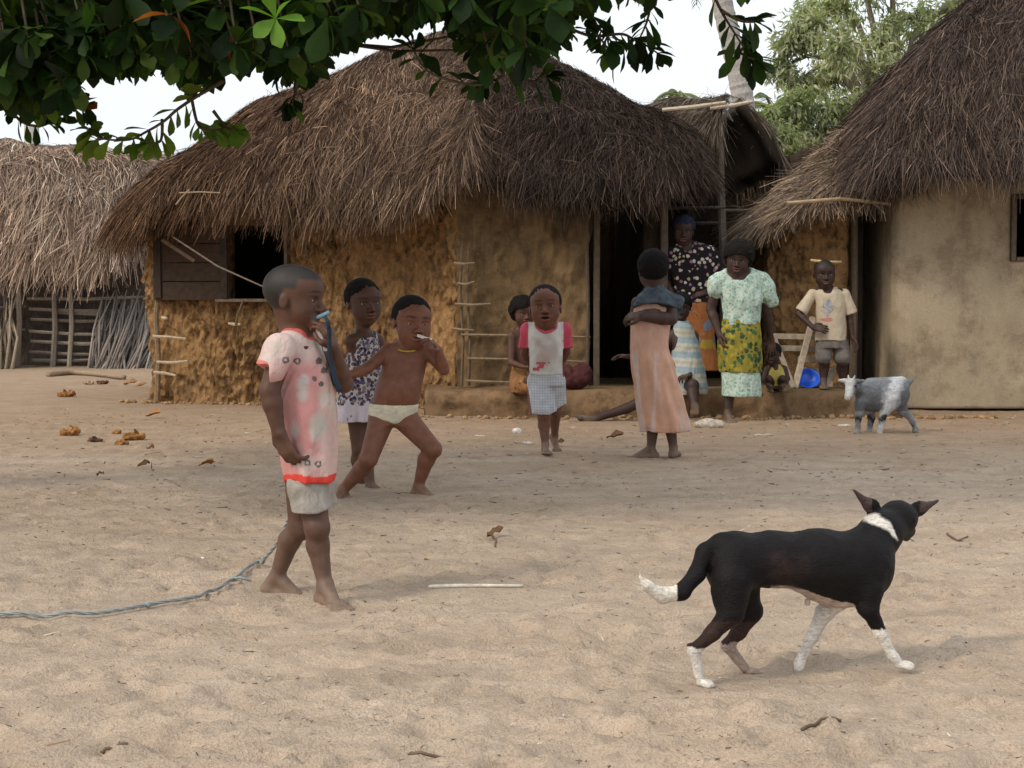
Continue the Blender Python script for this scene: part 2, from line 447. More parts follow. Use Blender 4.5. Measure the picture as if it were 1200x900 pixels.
sp = t.ramp(n4, [(.62, 0.0), (.68, .6)]); c = t.mix(sp, c, (.26, .17, .1))
h = t.math('ADD', t.math('MULTIPLY', n3, .35), t.math('MULTIPLY', n4, .8)); h = t.math('ADD', h, t.math('MULTIPLY', n2, 1.2))
t.bump(h, .95, .018)
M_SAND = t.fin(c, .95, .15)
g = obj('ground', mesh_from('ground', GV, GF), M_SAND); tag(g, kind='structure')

# ------------------------------------------------------------------ mud walls
def m_mud(name, c1, c2, c3, sc=1.0, lump=.03, straw=True):
    t = NT(name); n1 = t.noise(1.1, 5, .65); n2 = t.noise(7*sc, 5, .7); n3 = t.noise(70, 3, .7)
    v = t.voro(17*sc, t.map((1, 1, .6))) if straw else t.voro(9*sc, t.map((1, 1, .55))); n5 = t.noise(34, 5, .7, t.map((1, 1, .45)), .8)
    c = t.mix(t.ramp(n1, [(.35, 0.0), (.65, 1.0)]), c1, c2); c = t.mix(t.ramp(n2, [(.48, 0.0), (.62, .75)]), c, c3)
    c = t.mix(1.0, c, t.ramp(n3, [(.25, .8), (.75, 1.15)]), 'MULTIPLY')
    n7 = t.noise(1.7, 6, .72, t.map((1, 1, .45))); c = t.mix(1.0, c, t.ramp(n7, [(.34, .6 if straw else .76), (.56, 1.08 if straw else 1.03)]), 'MULTIPLY')
    if straw: c = t.mix(t.ramp(n5, [(.6, 0.0), (.7, .35)]), c, tuple(min(1, x*1.7) for x in c1))
    h = t.math('ADD', t.math('MULTIPLY', v, lump*(30 if straw else 25)), t.math('MULTIPLY', n2, .6)); h = t.math('ADD', h, t.math('MULTIPLY', n5, .4 if straw else .05))
    h = t.math('ADD', h, t.math('MULTIPLY', n3, .12))
    t.bump(h, .9, lump); return t.fin(c, .95, .12)
M_MUD = m_mud('daubed_mud', (.40, .235, .105), (.28, .16, .07), (.10, .058, .03), 1.0, .045)
M_MUD2 = m_mud('smoothed_mud', (.25, .165, .085), (.19, .125, .065), (.11, .072, .04), .6, .022)
M_PLASTER = m_mud('mud_plaster', (.44, .36, .25), (.36, .29, .20), (.24, .18, .12), .35, .012, False)
M_DARKW = m_mud('dark_mud', (.05, .035, .022), (.035, .025, .017), (.03, .02, .014), 1, .02)  # much darker mud for the back walls
M_LEDGE = m_mud('trodden_mud', (.26, .165, .09), (.21, .13, .07), (.12, .075, .042), .9, .03, False)

def wall_part(name, path, z0, z1, m, parent, openings=(), thick=.2, res=.03, amp=.02, dsc=(.075, .12), seed=0, foot=.0, zsteps=None, jag=0.):
    "solid wall following a plan polyline; openings in (s0,s1,z0,z1)"
    P = np.asarray(path, float); seg = np.linalg.norm(np.diff(P, axis=0), axis=1); S = np.r_[0, np.cumsum(seg)]
    L = S[-1]; s = np.linspace(0, L, max(2, int(L/res)+1)); z = np.linspace(z0, z1, max(2, int((z1-z0)/res)+1))
    for o in openings:
        for e in o[:2]: s[np.argmin(abs(s-e))] = e
        for e in o[2:]:
            if z0 < e < z1: z[np.argmin(abs(z-e))] = e
    px = np.interp(s, S, P[:, 0]); py = np.interp(s, S, P[:, 1])
    tx = np.gradient(px, s); ty = np.gradient(py, s); k = max(1, int(.12/res))
    if k > 1:
        ker = np.ones(k)/k; tx = np.convolve(np.pad(tx, k, 'edge'), ker, 'same')[k:-k]; ty = np.convolve(np.pad(ty, k, 'edge'), ker, 'same')[k:-k]
    l = np.hypot(tx, ty); nxn, nyn = ty/l, -tx/l          # outward = right of travel direction
    SS, Z = np.meshgrid(s, z, indexing='ij')
    WX = SS+.05*fbm(SS/.12, Z/.16, 0*Z, seed+21, 2); A = np.abs(vnoise(WX/dsc[0], Z/dsc[1], 0*Z, seed))*.7+.5*np.abs(vnoise(WX/dsc[0]*.55, Z/dsc[1]*.5, 0*Z, seed+31)); B = fbm(SS/.9, Z/.7, 0*Z, seed+3, 2)
    MD = np.clip(.75+1.1*fbm(SS/.5, Z/.4, 0*Z, seed+41, 2), .1, 1.6)
    d = MD*amp*(1-2*A)+amp*.9*B+amp*.9*MD*vnoise(WX/dsc[0]*2.1, Z/dsc[1]*1.2, 0*Z, seed+9)+foot*np.exp(-(Z-z0)/.12)
    n, m2 = SS.shape
    fr = np.stack([px[:, None]+nxn[:, None]*d, py[:, None]+nyn[:, None]*d, Z+jag*vnoise(SS/.1, Z*0, Z*0, seed+4)*(Z > z1-.01)], 2)
    bk = np.stack([px[:, None]-nxn[:, None]*thick+0*Z, py[:, None]-nyn[:, None]*thick+0*Z, Z], 2)
    V = np.concatenate([fr.reshape(-1, 3), bk.reshape(-1, 3)]); N = n*m2
    sc, zc = (s[1:]+s[:-1])/2, (z[1:]+z[:-1])/2
    keep = np.ones((n-1, m2-1), bool)
    for o in openings: keep &= ~((sc[:, None] > o[0]) & (sc[:, None] < o[1]) & (zc[None, :] > o[2]) & (zc[None, :] < o[3]))
    i, j = np.nonzero(keep); a = i*m2+j
    F = [np.stack([a, a+m2, a+m2+1, a+1], 1)]; F.append(F[0][:, ::-1]+N)
    kp = np.pad(keep, 1)
    for di, dj, e in ((-1, 0, (0, 1)), (1, 0, (m2, m2+1)), (0, -1, (0, m2)), (0, 1, (1, m2+1))):
        mm = keep & ~kp[1+di:n+di, 1+dj:m2+dj]; i, j = np.nonzero(mm); a = i*m2+j
        F.append(np.stack([a+e[0], a+e[1], a+e[1]+N, a+e[0]+N], 1))
    F = np.concatenate(F); F = F
    o = part(name, V, F, m, parent); fixn(o.data); return o

# ------------------------------------------------------------------ thatch
def pal(cols, n, r, var=.25):
    cols = np.array(cols); c = cols[r.integers(0, len(cols), n)]; return c*(1+var*(r.random((n, 1))*2-1))
def strands(p0, d, lat, L, wdt, lift, r, droop=0.0, segs=3):
    "ribbons: p0 (n,3), d unit dir, lat unit lateral"
    n = len(p0); ts = np.linspace(0, 1, segs); V = []
    upn = np.cross(lat, d); upn /= np.linalg.norm(upn, axis=1, keepdims=True)+1e-9
    upn *= np.sign(upn[:, 2:3]+1e-6)
    bend = r.normal(0, .12, (n, 1))
    roll = r.uniform(-1.2, 1.2, (n, 1)); wv = lat*np.cos(roll)+upn*np.sin(roll)
    for t_ in ts:
        c = p0+d*(L*t_)[:, None]+upn*(lift*t_)[:, None]+lat*(bend*(L*t_*t_)[:, None]); c[:, 2] -= droop*(L*t_*t_)
        hw = (wdt*(1-.55*t_)/2)[:, None]*wv; V += [c-hw, c+hw]
    V = np.stack(V, 1).reshape(-1, 3); k = 2*segs; b = np.arange(n)*k; F = []
    for q in range(segs-1): F.append(np.stack([b+2*q, b+2*q+1, b+2*q+3, b+2*q+2], 1))
    return V, np.concatenate(F), k
def thatch(name, parent, E, T, nst, seed=0, closed=True, thick=.22, bulge=.15, lump=.05, cols=((.2, .15, .1),), colf=None, fringe=.25,
           slen=(.22, .6), wd=(.004, .0085), lift=.07, stray=.03, mcol=None, frl=(.12, .38), eavedark=0, cslices=140, tcap=True):
    r = np.random.default_rng(seed)
    E = np.asarray(E, float); T = np.asarray(T, float)
    if closed: E = np.concatenate([E, E[:1]]); T = np.concatenate([T, T[:1]])
    m, ns = cslices, 18
    Ee, Tt = pt_on(E, m), pt_on(T, m); s = np.linspace(0, 1, ns)
    C = Ee.mean(0)
    def surf(ti, sv):
        "ti float column idx, sv 0..1"
        i = np.clip(np.floor(ti).astype(int), 0, m-2); f = (ti-i)[..., None]
        e = Ee[i]*(1-f)+Ee[i+1]*f; q = Tt[i]*(1-f)+Tt[i+1]*f
        sv_ = sv[..., None]; P = e*(1-sv_)+q*sv_
        out = P-C; out[..., 2] = 0; out /= np.linalg.norm(out, axis=-1, keepdims=True)+1e-6
        nb = out*.5+np.array([0, 0, .85]); P = P+nb*(bulge*np.sin(np.pi*sv_**.8))
        P = P+nb*(lump*fbm(P[..., 0]/.6, P[..., 1]/.6, P[..., 2]/.6, seed+1, 3))[..., None]
        return P, q-e, nb
    TI, SV = np.meshgrid(np.linspace(0, m-1.001, m), s, indexing='ij')
    P, D, NB = surf(TI, SV)
    inner = P-NB*thick*(.25+.75*np.minimum(1, SV*4))[..., None]; inner[:, 0] = P[:, 0]+(P[:, 2]-P[:, 0])*.15-np.array([0, 0, .09])
    V = np.concatenate([P.reshape(-1, 3), inner.reshape(-1, 3)]); N = m*ns
    i, j = np.meshgrid(np.arange(m-1), np.arange(ns-1), indexing='ij'); a = (i*ns+j).ravel()
    F = [np.stack([a, a+ns, a+ns+1, a+1], 1), np.stack([a, a+1, a+ns+1, a+ns], 1)+N]
    e = np.arange(m-1)*ns; F.append(np.stack([e, e+N, e+ns+N, e+ns], 1)); e = e+ns-1; F.append(np.stack([e, e+ns, e+ns+N, e+N], 1))
    if not closed:
        for c0 in (0, (m-1)*ns):
            e = c0+np.arange(ns-1); F.append(np.stack([e, e+1, e+1+N, e+N], 1))
    F = np.concatenate(F)
    bc = np.tile(np.array(cols).mean(0)*.32, (len(V), 1))  # base painted dark so gaps between strands look deep in shade
    if colf is not None: bc = bc*colf(V)
    # strands
    n = nst; ti = r.random(n)*(m-1.001); sv = 1-np.sqrt(1-r.random(n)*.999); sv = r.random(n)**1.15*.98+.02
    nf = int(nst*fringe); tf = r.random(nf)*(m-1.001); sf = r.random(nf)**1.5*.09
    ti = np.r_[ti, tf]; sv = np.r_[sv, sf]; n = len(ti)
    p0, dn, nb = surf(ti, sv); p1, _, _ = surf(ti, np.maximum(sv-.03, -.03))
    d = p1-p0; d /= np.linalg.norm(d, axis=1, keepdims=True)+1e-9
    clump = fbm(p0[:, 0]/.16, p0[:, 1]/.16, p0[:, 2]/.5, seed+5, 2)
    lat = np.cross(d, nb); lat /= np.linalg.norm(lat, axis=1, keepdims=True)+1e-9
    isf = np.arange(n) >= nst
    ang = r.normal(0, .2, n)+clump*.5+(r.random(n) < stray)*r.normal(0, 1.1, n)
    d = d*np.cos(ang)[:, None]+lat*np.sin(ang)[:, None]
    d[isf] = d[isf]*.55+np.array([0, 0, -.75]); d /= np.linalg.norm(d, axis=1, keepdims=True)
    lat = np.cross(d, nb); lat /= np.linalg.norm(lat, axis=1, keepdims=True)+1e-9
    L = r.uniform(slen[0], slen[1], n)*(1-.5*sv); L[isf] = r.uniform(frl[0], frl[1], isf.sum())*(1+.5*clump[isf])
    h0 = np.abs(r.normal(0, .018, n))+np.maximum(0, clump)*.03; p0 = p0+nb*h0[:, None]
    p0[isf] -= nb[isf]*(r.random(isf.sum())*.1)[:, None]
    lf = np.abs(r.normal(0, lift, n))*(1+1.3*(r.random(n) < stray))*(1-.75*sv); lf[isf] *= .4
    SV_, SF_, k = strands(p0, d, lat, L, r.uniform(wd[0], wd[1], n), lf, r, .12)
    c = pal(cols, n, r, .3)*(1+.35*clump[:, None])*(1+.85*(r.random((n, 1)) < .09))*(1-.5*(r.random((n, 1)) < .25))
    if colf is not None: c = c*colf(p0)
    c = np.repeat(np.clip(c, .005, .9), k, 0)
    Va = np.concatenate([V, SV_]); Fa = np.concatenate([F, SF_+len(V)])
    return part(name, Va, Fa, M_THATCH, parent, np.concatenate([bc, c]))
# ------------------------------------------------------------------ main hut
def A3(*p): return np.array(p, float)
CG = [(.125, .085, .062), (.078, .053, .04), (.25, .178, .125), (.04, .028, .022), (.10, .068, .05), (.155, .108, .078)]
CD = [(.17, .135, .115), (.125, .1, .085), (.22, .18, .15), (.09, .072, .06)]
CW = [(.38, .26, .18), (.30, .21, .15), (.46, .34, .24), (.24, .16, .115), (.34, .26, .2)]
hut = thing('mud_hut', 'large thatched mud hut in the middle with open wooden window shutter and dark doorway', 'hut', (-1, 17, 0))
XL, XR = -3.95, 1.55
# front path: left corner -> right jamb of the door, ground level in front, platform at the right
wp = [(-3.95, 19.6), (-3.95, 16.75), (-3.86, 16.62), (-1.0, 15.62), (-.55, 15.15), (.72, 15.05)]
seg = lambda p: np.r_[0, np.cumsum(np.linalg.norm(np.diff(np.array(p), axis=0), axis=1))]
Sw = seg(wp)
def s_at(x): # along front face by x
    return float(np.interp(x, [-3.86, -1.0, -.55, .72], Sw[2:]))
xw0, xw1 = -3.05, -2.32
wall_part('wall', wp[:5], 0-.05, 2.25, M_MUD, hut, [(s_at(xw0), s_at(xw1), 1.10, 1.88)], .22, .016, .046, (.045, .12), 3, .03)
wall_part('smooth_wall', [(-.553, 15.152), (.74, 15.05), (.76, 15.2), (.76, 15.35)], .2, 2.35, M_MUD2, hut, [], .22, .02, .022, (.10, .16), 6)
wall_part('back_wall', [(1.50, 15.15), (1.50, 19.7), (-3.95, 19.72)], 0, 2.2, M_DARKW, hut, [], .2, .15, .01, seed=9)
# front jamb piece right of the doorway
mb = MB()
mb.box((1.49, 15.1, 1.2), (.07, .10, 2.2), col=(.10, .075, .055)); mb.box((.83, 15.1, 1.2), (.06, .09, 2.2), col=(.13, .10, .07)); mb.box((1.16, 15.12, 2.2), (.72, .08, .08), col=(.1, .08, .06))
mb.part('door_frame', M_WOOD, hut)
# window: sill, frame and shutter swung open to the left
def along(x): return np.interp(x, [-3.86, -1.0], [16.62, 15.62])
ax = nrm([1, (15.62-16.62)/2.86, 0]); AX = np.array([ax, nrm(np.cross([0, 0, 1], ax)), [0, 0, 1]])
cx = (xw0+xw1)/2; wf = MB()
wf.box((cx, along(cx)-.02, 1.085), (.86, .26, .035), AX, (.16, .12, .085)); wf.box((xw1, along(xw1)+.0, 1.49), (.035, .2, .8), AX, (.15, .11, .075))
wf.box((xw0, along(xw0)+.0, 1.49), (.035, .2, .8), AX, (.12, .09, .065)); wf.part('window_frame', M_WOOD, hut)
sh = MB(); sx0 = PX(170, 300, 16.2)[0]; sx1 = PX(268, 300, 16.0)[0]
for k in range(4):
    zc = 1.185+k*.20
    sh.box(((sx0+sx1)/2, along((sx0+sx1)/2)-.14-random.random()*.006, zc), (sx1-sx0-.0, .025, .192), AX, (.055+random.random()*.02, .038, .026))
for dx in (.08, sx1-sx0-.08): sh.box((sx0+dx, along(sx0+dx)-.168, 1.48), (.08, .022, .74), AX, (.045, .032, .023))
sho = sh.part('shutter', M_WOOD, hut)
pr_ = MB(); pr_.tube([PX(203, 278, 15.86), PX(255, 312, 15.70), PX(313, 338, 15.6)], [.009, .010, .009], 6, (.20, .16, .12), .1); pr_.part('shutter_bar', M_STICK, hut)
b2 = MB(); b2.tube([PX(190, 281, 15.99), PX(228, 306, 15.93)], [.022, .02], 6, (.15, .10, .065)); b2.part('shutter_brace', M_STICK, sho)
# stakes and pegs at the corner
for (u, v0, v1) in ((184, 335, 468),):
    q = MB(); q.tube([PX(184, 470, 16.5), PX(186, 420, 16.5), PX(183, 372, 16.5), PX(185, 345, 16.5)], [.035, .028, .03, .02], 7, (.24, .17, .1), .15); q.part('corner_post', M_STICK, hut)
for (u0, u1, v, dv) in ((179, 218, 394, 3), (184, 220, 424, -1), (180, 206, 436, 4), (190, 196, 372, 1), (268, 282, 379, 1)):
    q = MB(); y0 = 16.42 if u0 < 250 else 16.05
    q.tube([PX(u0, v, y0), PX((u0+u1)/2, v+1, y0-.02), PX(u1, v+dv, y0-.05)], [.016, .018, .013], 6, (.48, .39, .27), .1); q.part('peg', M_STICK, hut)
q = MB(); q.tube([PX(285, 352, 16.0), PX(279, 368, 16.0), PX(276, 381, 16.0)], .012, 6, (.15, .1, .06)); q.part('peg', M_STICK, hut)
# ladder-like lattice on the wall, left of the boy in the white shirt
for u in (541, 549):
    q = MB(); q.tube([PX(u, 452, 15.0), PX(u+2, 400, 14.98), PX(u-2, 340, 15.0), PX(u+1, 285, 15.02)], [.02, .017, .019, .012], 6, (.15, .105, .065), .15); q.part('lattice_pole', M_STICK, hut)
for (u0, u1, v, dv) in ((533, 575, 356, 0), (536, 556, 332, -2), (530, 555, 385, 2), (548, 690, 420, 4), (540, 692, 392, 3), (532, 556, 308, 0), (545, 600, 446, 2)):
    q = MB(); q.tube([PX(u0, v, 14.95), PX((u0+u1)/2, v+1.5, 14.93), PX(u1, v+dv, 14.95)], [.013, .015, .010], 6, (.26, .19, .12), .1); q.part('rail', M_STICK, hut)
q = MB(); q.tube([PX(688, 455, 14.9), PX(689, 360, 14.92), PX(687, 250, 14.95)], [.022, .018, .02], 6, (.12, .09, .065), .1); q.part('lattice_pole', M_STICK, hut)
# roof (eave point, ridge point)
def pr2(u, v, Y): return PX(u, v, Y)
rt = lambda u, v, Y=18.0: PX(u, v, Y)
pairs = [
 (PX(134, 262, 16.6), rt(318, 118)), (PX(160, 258, 16.0), rt(335, 112, 17.9)), (PX(200, 240, 15.9), rt(360, 98)), (PX(262, 238, 15.6), rt(400, 82)), (PX(340, 248, 15.35), rt(440, 62)),
 (PX(420, 246, 15.1), rt(490, 45)), (PX(495, 226, 14.85), rt(530, 32)), (PX(545, 190, 14.75), rt(556, 30)), (PX(562, 198, 15.1), rt(566, 32)),
 (PX(610, 218, 14.7), rt(590, 40)), (PX(680, 228, 14.5), rt(620, 55)), (PX(750, 221, 14.5), rt(650, 72)), (PX(795, 212, 14.7), rt(688, 92, 17.9)),
 (PX(829, 198, 15.3), rt(730, 122, 17.6)), (A3(2.02, 16.6, 2.40), rt(735, 122, 18)), (A3(1.95, 18.6, 2.4), rt(735, 121, 18.3)), (A3(1.5, 20.0, 2.2), rt(690, 95, 18.6)),
 (A3(-.5, 20.3, 2.1), rt(560, 45, 18.4)), (A3(-2.6, 20.3, 2.05), rt(440, 78, 18.5)), (A3(-4.3, 20.0, 2.0), rt(330, 126, 18.4)), (A3(-4.45, 18.3, 1.95), rt(316, 122, 18.2))]
def hutcol(P):  # right slope's shade painted into the colour; also darker low, paler by peak
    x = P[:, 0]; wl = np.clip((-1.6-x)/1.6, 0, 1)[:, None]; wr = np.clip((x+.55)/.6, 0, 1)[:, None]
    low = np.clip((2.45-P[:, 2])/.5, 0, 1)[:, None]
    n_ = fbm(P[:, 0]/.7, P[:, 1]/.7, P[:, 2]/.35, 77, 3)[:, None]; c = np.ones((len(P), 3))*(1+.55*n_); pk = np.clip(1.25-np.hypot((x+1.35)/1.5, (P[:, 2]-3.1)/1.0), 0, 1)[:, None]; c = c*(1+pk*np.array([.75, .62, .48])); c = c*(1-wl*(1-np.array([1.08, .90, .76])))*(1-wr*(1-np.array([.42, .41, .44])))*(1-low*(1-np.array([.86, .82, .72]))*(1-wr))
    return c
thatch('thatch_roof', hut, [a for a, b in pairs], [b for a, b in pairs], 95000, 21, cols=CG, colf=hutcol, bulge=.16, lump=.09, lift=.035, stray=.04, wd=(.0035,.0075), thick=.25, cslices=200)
# a few loose canes lying on the thatch
for (u0, v0, u1, v1, y0) in ((210, 226, 258, 226, 15.6), (206, 240, 222, 222, 15.6)):
    q = MB(); q.tube([PX(u0, v0, y0), PX((u0+u1)/2, (v0+v1)/2-1, y0), PX(u1, v1, y0)], .008, 6, (.34, .26, .17)); q.part('loose_cane', M_STICK, hut)

# ------------------------------------------------------------------ raised mud platform the family stands on
lp = [PX(497, 480, 14.45)[:2], PX(700, 488, 14.32)[:2], PX(900, 488, 14.3)[:2], PX(1056, 486, 14.35)[:2]]
lg = thing('mud_step', 'long low earthen step with crumbling front running before the dark doorways', 'step', (1.2, 14.4, 0))
P = pt_on([(*p, 0) for p in lp], 260); n = len(P)
prof = [(.0, -.05), (.0, .02), (-.01, .07), (0, .12), (.01, .17), (.035, .21), (.075, .235), (.15, .24), (.3, .24), (.6, .24), (1.2, .24), (2.4, .24)]
V = []
for i in range(n):
    tdir = nrm(P[min(i+1, n-1)]-P[max(i-1, 0)]); nb = np.array([-tdir[1], tdir[0], 0])
    for k, (o, z) in enumerate(prof):
        q = P[i]+(nb if k < 8 else np.array([0, 1., 0]))*o
        w1 = .045*fbm(P[i, 0]/.35, z/.15, 0, 31, 3)*(k < 7)+.02*vnoise(P[i, 0]/.08, z/.06, 0, 36)*(k < 7)-.035*max(0, vnoise(P[i, 0]/.5, 0, 0, 39))*(k < 3)
        q = q-nb*w1; q[2] = z+(.018*fbm(q[0]/.4, q[1]/.3, 0, 33, 2) if k > 4 else 0); V.append(q)
V = np.array(V); m_ = len(prof); I = (np.arange(n-1)[:, None]*m_+np.arange(m_-1)[None]).ravel(); F = np.stack([I, I+m_, I+m_+1, I+1], 1)
# end caps down to the ground
F = [tuple(f) for f in F]; b0 = len(V); cap = []
for e in (0, n-1):
    vs = V[e*m_:(e+1)*m_]; bt = vs.copy(); bt[:, 2] = -.06; k0 = len(V); V = np.concatenate([V, bt])
    for k in range(m_-1): F.append((e*m_+k, e*m_+k+1, k0+k+1, k0+k))
o = part('earth_bank', V, F, M_LEDGE, lg); fixn(o.data)
PLZ = .24

# ------------------------------------------------------------------ right hut with smooth plastered wall
hr = thing('plastered_hut', 'thatched hut with smooth tan plastered wall at the right edge of the yard', 'hut', (5, 16, 0))
xc = PX(1047, 400, 15.1)[0]
pa = [(xc+.02, 19.0), (xc, 15.55), (xc+.01, 15.25), (xc+.06, 15.16), (xc+.16, 15.13), (7.6, 15.0)]
Sp = seg(pa); u2s = lambda u: Sp[4]+(PX(u, 250, 15.1)[0]-(xc+.16))
wall_part('plaster_wall', pa, .02, 2.5, M_PLASTER, hr, [(u2s(1184), u2s(1184)+.62, PX(0, 306, 15.1)[2], PX(0, 228, 15.1)[2])], .22, .03, .008, (.4, .5), 13, 0, jag=0)
wx0 = PX(1184, 250, 15.1)[0]; zz0, zz1 = PX(0, 306, 15.1)[2], PX(0, 228, 15.1)[2]
f = MB(); 
for dx in (.03, .59): f.box((wx0+dx, 15.12, (zz0+zz1)/2), (.05, .12, zz1-zz0), col=(.13, .1, .07))
f.box((wx0+.31, 15.12, zz0+.02), (.5, .12, .04), col=(.16, .12, .08)); f.box((wx0+.31, 15.12, zz1-.02), (.5, .12, .04), col=(.12, .09, .06)); f.part('window_frame', M_WOOD, hr)
f = MB(); f.tube([(wx0+.17, 15.14, zz0), (wx0+.17, 15.14, zz1)], .014, 6, (.22, .17, .12)); f.part('window_bar', M_STICK, hr)
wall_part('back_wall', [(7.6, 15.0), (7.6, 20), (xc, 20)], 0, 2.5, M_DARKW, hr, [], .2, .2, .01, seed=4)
E = [PX(1000, 178, 15.4), PX(999, 192, 14.9), PX(1014, 202, 14.6), PX(1060, 199, 14.5), PX(1140, 201, 14.45), PX(1220, 207, 14.4), PX(1330, 212, 14.4), A3(7.6, 14.4, 2.1), A3(8.6, 15.2, 2.15), A3(8.6, 18.5, 2.2), A3(6, 20.8, 2.2), A3(4.2, 20.6, 2.4), A3(3.55, 19, 2.55), A3(3.45, 17, 2.6)]
tp = A3(5.9, 17.6, 4.9); T = []
for e in E: T.append(tp+(e-tp)*np.array([.10, .10, 0])+np.array([0, 0, 0]))
CA = [(.085, .06, .05), (.06, .044, .038), (.12, .086, .07), (.04, .03, .026), (.17, .115, .085)]
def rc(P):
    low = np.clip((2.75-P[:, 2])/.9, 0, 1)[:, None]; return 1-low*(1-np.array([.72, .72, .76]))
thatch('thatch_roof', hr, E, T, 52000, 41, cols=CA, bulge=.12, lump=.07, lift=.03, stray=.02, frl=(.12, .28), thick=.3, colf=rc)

# ------------------------------------------------------------------ small middle hut
hm = thing('small_mud_hut', 'small thatched hut with orange straw-flecked mud wall behind the boy in beige shirt', 'hut', (3, 16.5, 0))
x0 = PX(899, 300, 15.7)[0]; x1 = PX(990, 300, 15.7)[0]
wall_part('wall', [(x0+.25, 18.5), (x0+.02, 16.0), (x0+.04, 15.8), (x0+.14, 15.7), (x1, 15.55), (x1+.03, 15.62), (x1+.04, 15.75)], .2, 2.02, M_MUD, hm, [], .18, .026, .018, (.06, .09), 23)
# doorway: dark room, grey inner wall
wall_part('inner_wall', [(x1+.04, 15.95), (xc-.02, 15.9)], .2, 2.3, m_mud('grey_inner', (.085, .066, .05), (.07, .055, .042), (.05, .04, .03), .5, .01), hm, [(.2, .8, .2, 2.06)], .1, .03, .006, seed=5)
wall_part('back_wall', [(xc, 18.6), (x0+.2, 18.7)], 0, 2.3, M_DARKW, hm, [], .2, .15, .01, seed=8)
f = MB(); f.tube([(x1+.05, 15.5, .24), (x1+.06, 15.5, 1.2), (x1+.04, 15.5, 2.15)], [.04, .035, .037], 7, (.12, .09, .06), .08); f.part('door_post', M_STICK, hm)
E = [A3(2.75, 17.8, 2.0), PX(882, 262, 16.2), PX(892, 262, 15.6), PX(918, 252, 15.3), PX(955, 236, 15.15), PX(1000, 228, 15.12), PX(1048, 222, 15.1), A3(4.1, 15.5, 2.25), A3(4.2, 17.5, 2.3), A3(3.9, 19.2, 2.1), A3(2.9, 19.1, 2.0)]
r0, r1 = PX(992, 152, 16.8), A3(4.2, 17.2, 3.05); T = []
for e in E:
    tt = np.clip((e[0]-2.7)/1.2, 0, 1); T.append(r0*(1-tt)+r1*tt)
thatch('thatch_roof', hm, E, T, 26000, 43, cols=[(.22, .16, .118), (.155, .113, .085), (.31, .23, .16), (.10, .075, .06), (.42, .30, .19)], bulge=.03, lump=.06, lift=.04, stray=.05, thick=.2, cslices=110, frl=(.08, .24))
f = MB(); f.tube([PX(922, 238, 14.98), PX(985, 233, 14.92), PX(1044, 239, 14.9)], [.018, .02, .014], 7, (.38, .28, .18), .06); f.part('roof_pole', M_STICK, hm)

# ------------------------------------------------------------------ open thatched shed behind, between the huts
hs_ = thing('open_shed', 'tall open-fronted thatched shed with dark inside between two huts', 'shed', (2.2, 17.6, 0))
yk = 17.2
def post(u0, v0, u1, v1, Y, r, name, par, col=(.27, .22, .17)):
    q = MB(); a, b = PX(u0, v0, Y), PX(u1, v1, Y); a[2] = min(a[2], .0) if v0 > 440 else a[2]
    q.tube([a, a*.5+b*.5+np.array([r*.4, 0, 0]), b], [r, r*.85, r*.8], 7, col, .08); return q.part(name, M_STICK, par)
post(849, 452, 842, 128, 16.9, .05, 'post', hs_); post(776, 452, 779, 236, 16.6, .045, 'post', hs_, (.24, .19, .14))
post(806, 452, 806, 236, 17.3, .03, 'post', hs_, (.12, .09, .07))
for (u0, u1, v, Y) in ((776, 850, 244, 16.8), (848, 900, 247, 17.0), (780, 850, 262, 17.4)):
    q = MB(); q.tube([PX(u0, v, Y), PX(u1, v-1, Y)], [.022, .018], 6, (.2, .165, .13), .1); q.part('cross_rail', M_STICK, hs_)
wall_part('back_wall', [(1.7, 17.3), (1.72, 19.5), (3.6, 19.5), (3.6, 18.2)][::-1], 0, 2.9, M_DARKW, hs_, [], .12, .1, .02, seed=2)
fr_ = PX(921, 205, 16.7); rg_ = PX(866, 117, 16.7)
E = [fr_, fr_+A3(0, .8, 0), fr_+A3(-.02, 2.0, 0), fr_+A3(-.3, 3.2, -.1), A3(2.3, 20.2, 2.6), A3(1.4, 19.8, 2.8), A3(1.25, 18.3, 3.0), PX(757, 146, 17.0), PX(775, 160, 16.75), PX(800, 168, 16.6), PX(826, 166, 16.45), PX(840, 146, 16.45)]
T = [rg_, rg_+A3(.0, .8, 0), rg_+A3(0, 1.6, 0), rg_+A3(-.1, 2.2, 0), rg_+A3(-.5, 2.2, .02), rg_+A3(-.95, 2.0, .0), rg_+A3(-1.0, 1.4, 0), PX(797, 120, 17.6), PX(805, 118, 17.3), PX(822, 117, 17.0), PX(840, 115, 16.8), PX(852, 114, 16.7)]
thatch('thatch_roof', hs_, E, T, 17000, 47, closed=False, cols=[(.15, .118, .092), (.11, .085, .068), (.21, .165, .125), (.07, .055, .042)], bulge=.1, lump=.06, lift=.03, stray=.04, thick=.14, cslices=110, frl=(.08, .22))
for (a, b) in (((776, 129), (850, 120)), ((832, 127), (882, 119))):
    q = MB(); y_ = 16.35; q.tube([PX(*a, y_), PX((a[0]+b[0])/2, (a[1]+b[1])/2+1, y_-.02), PX(*b, y_)], [.022, .024, .018], 7, (.5, .41, .3), .06); q.part('ridge_pole', M_STICK, hs_)

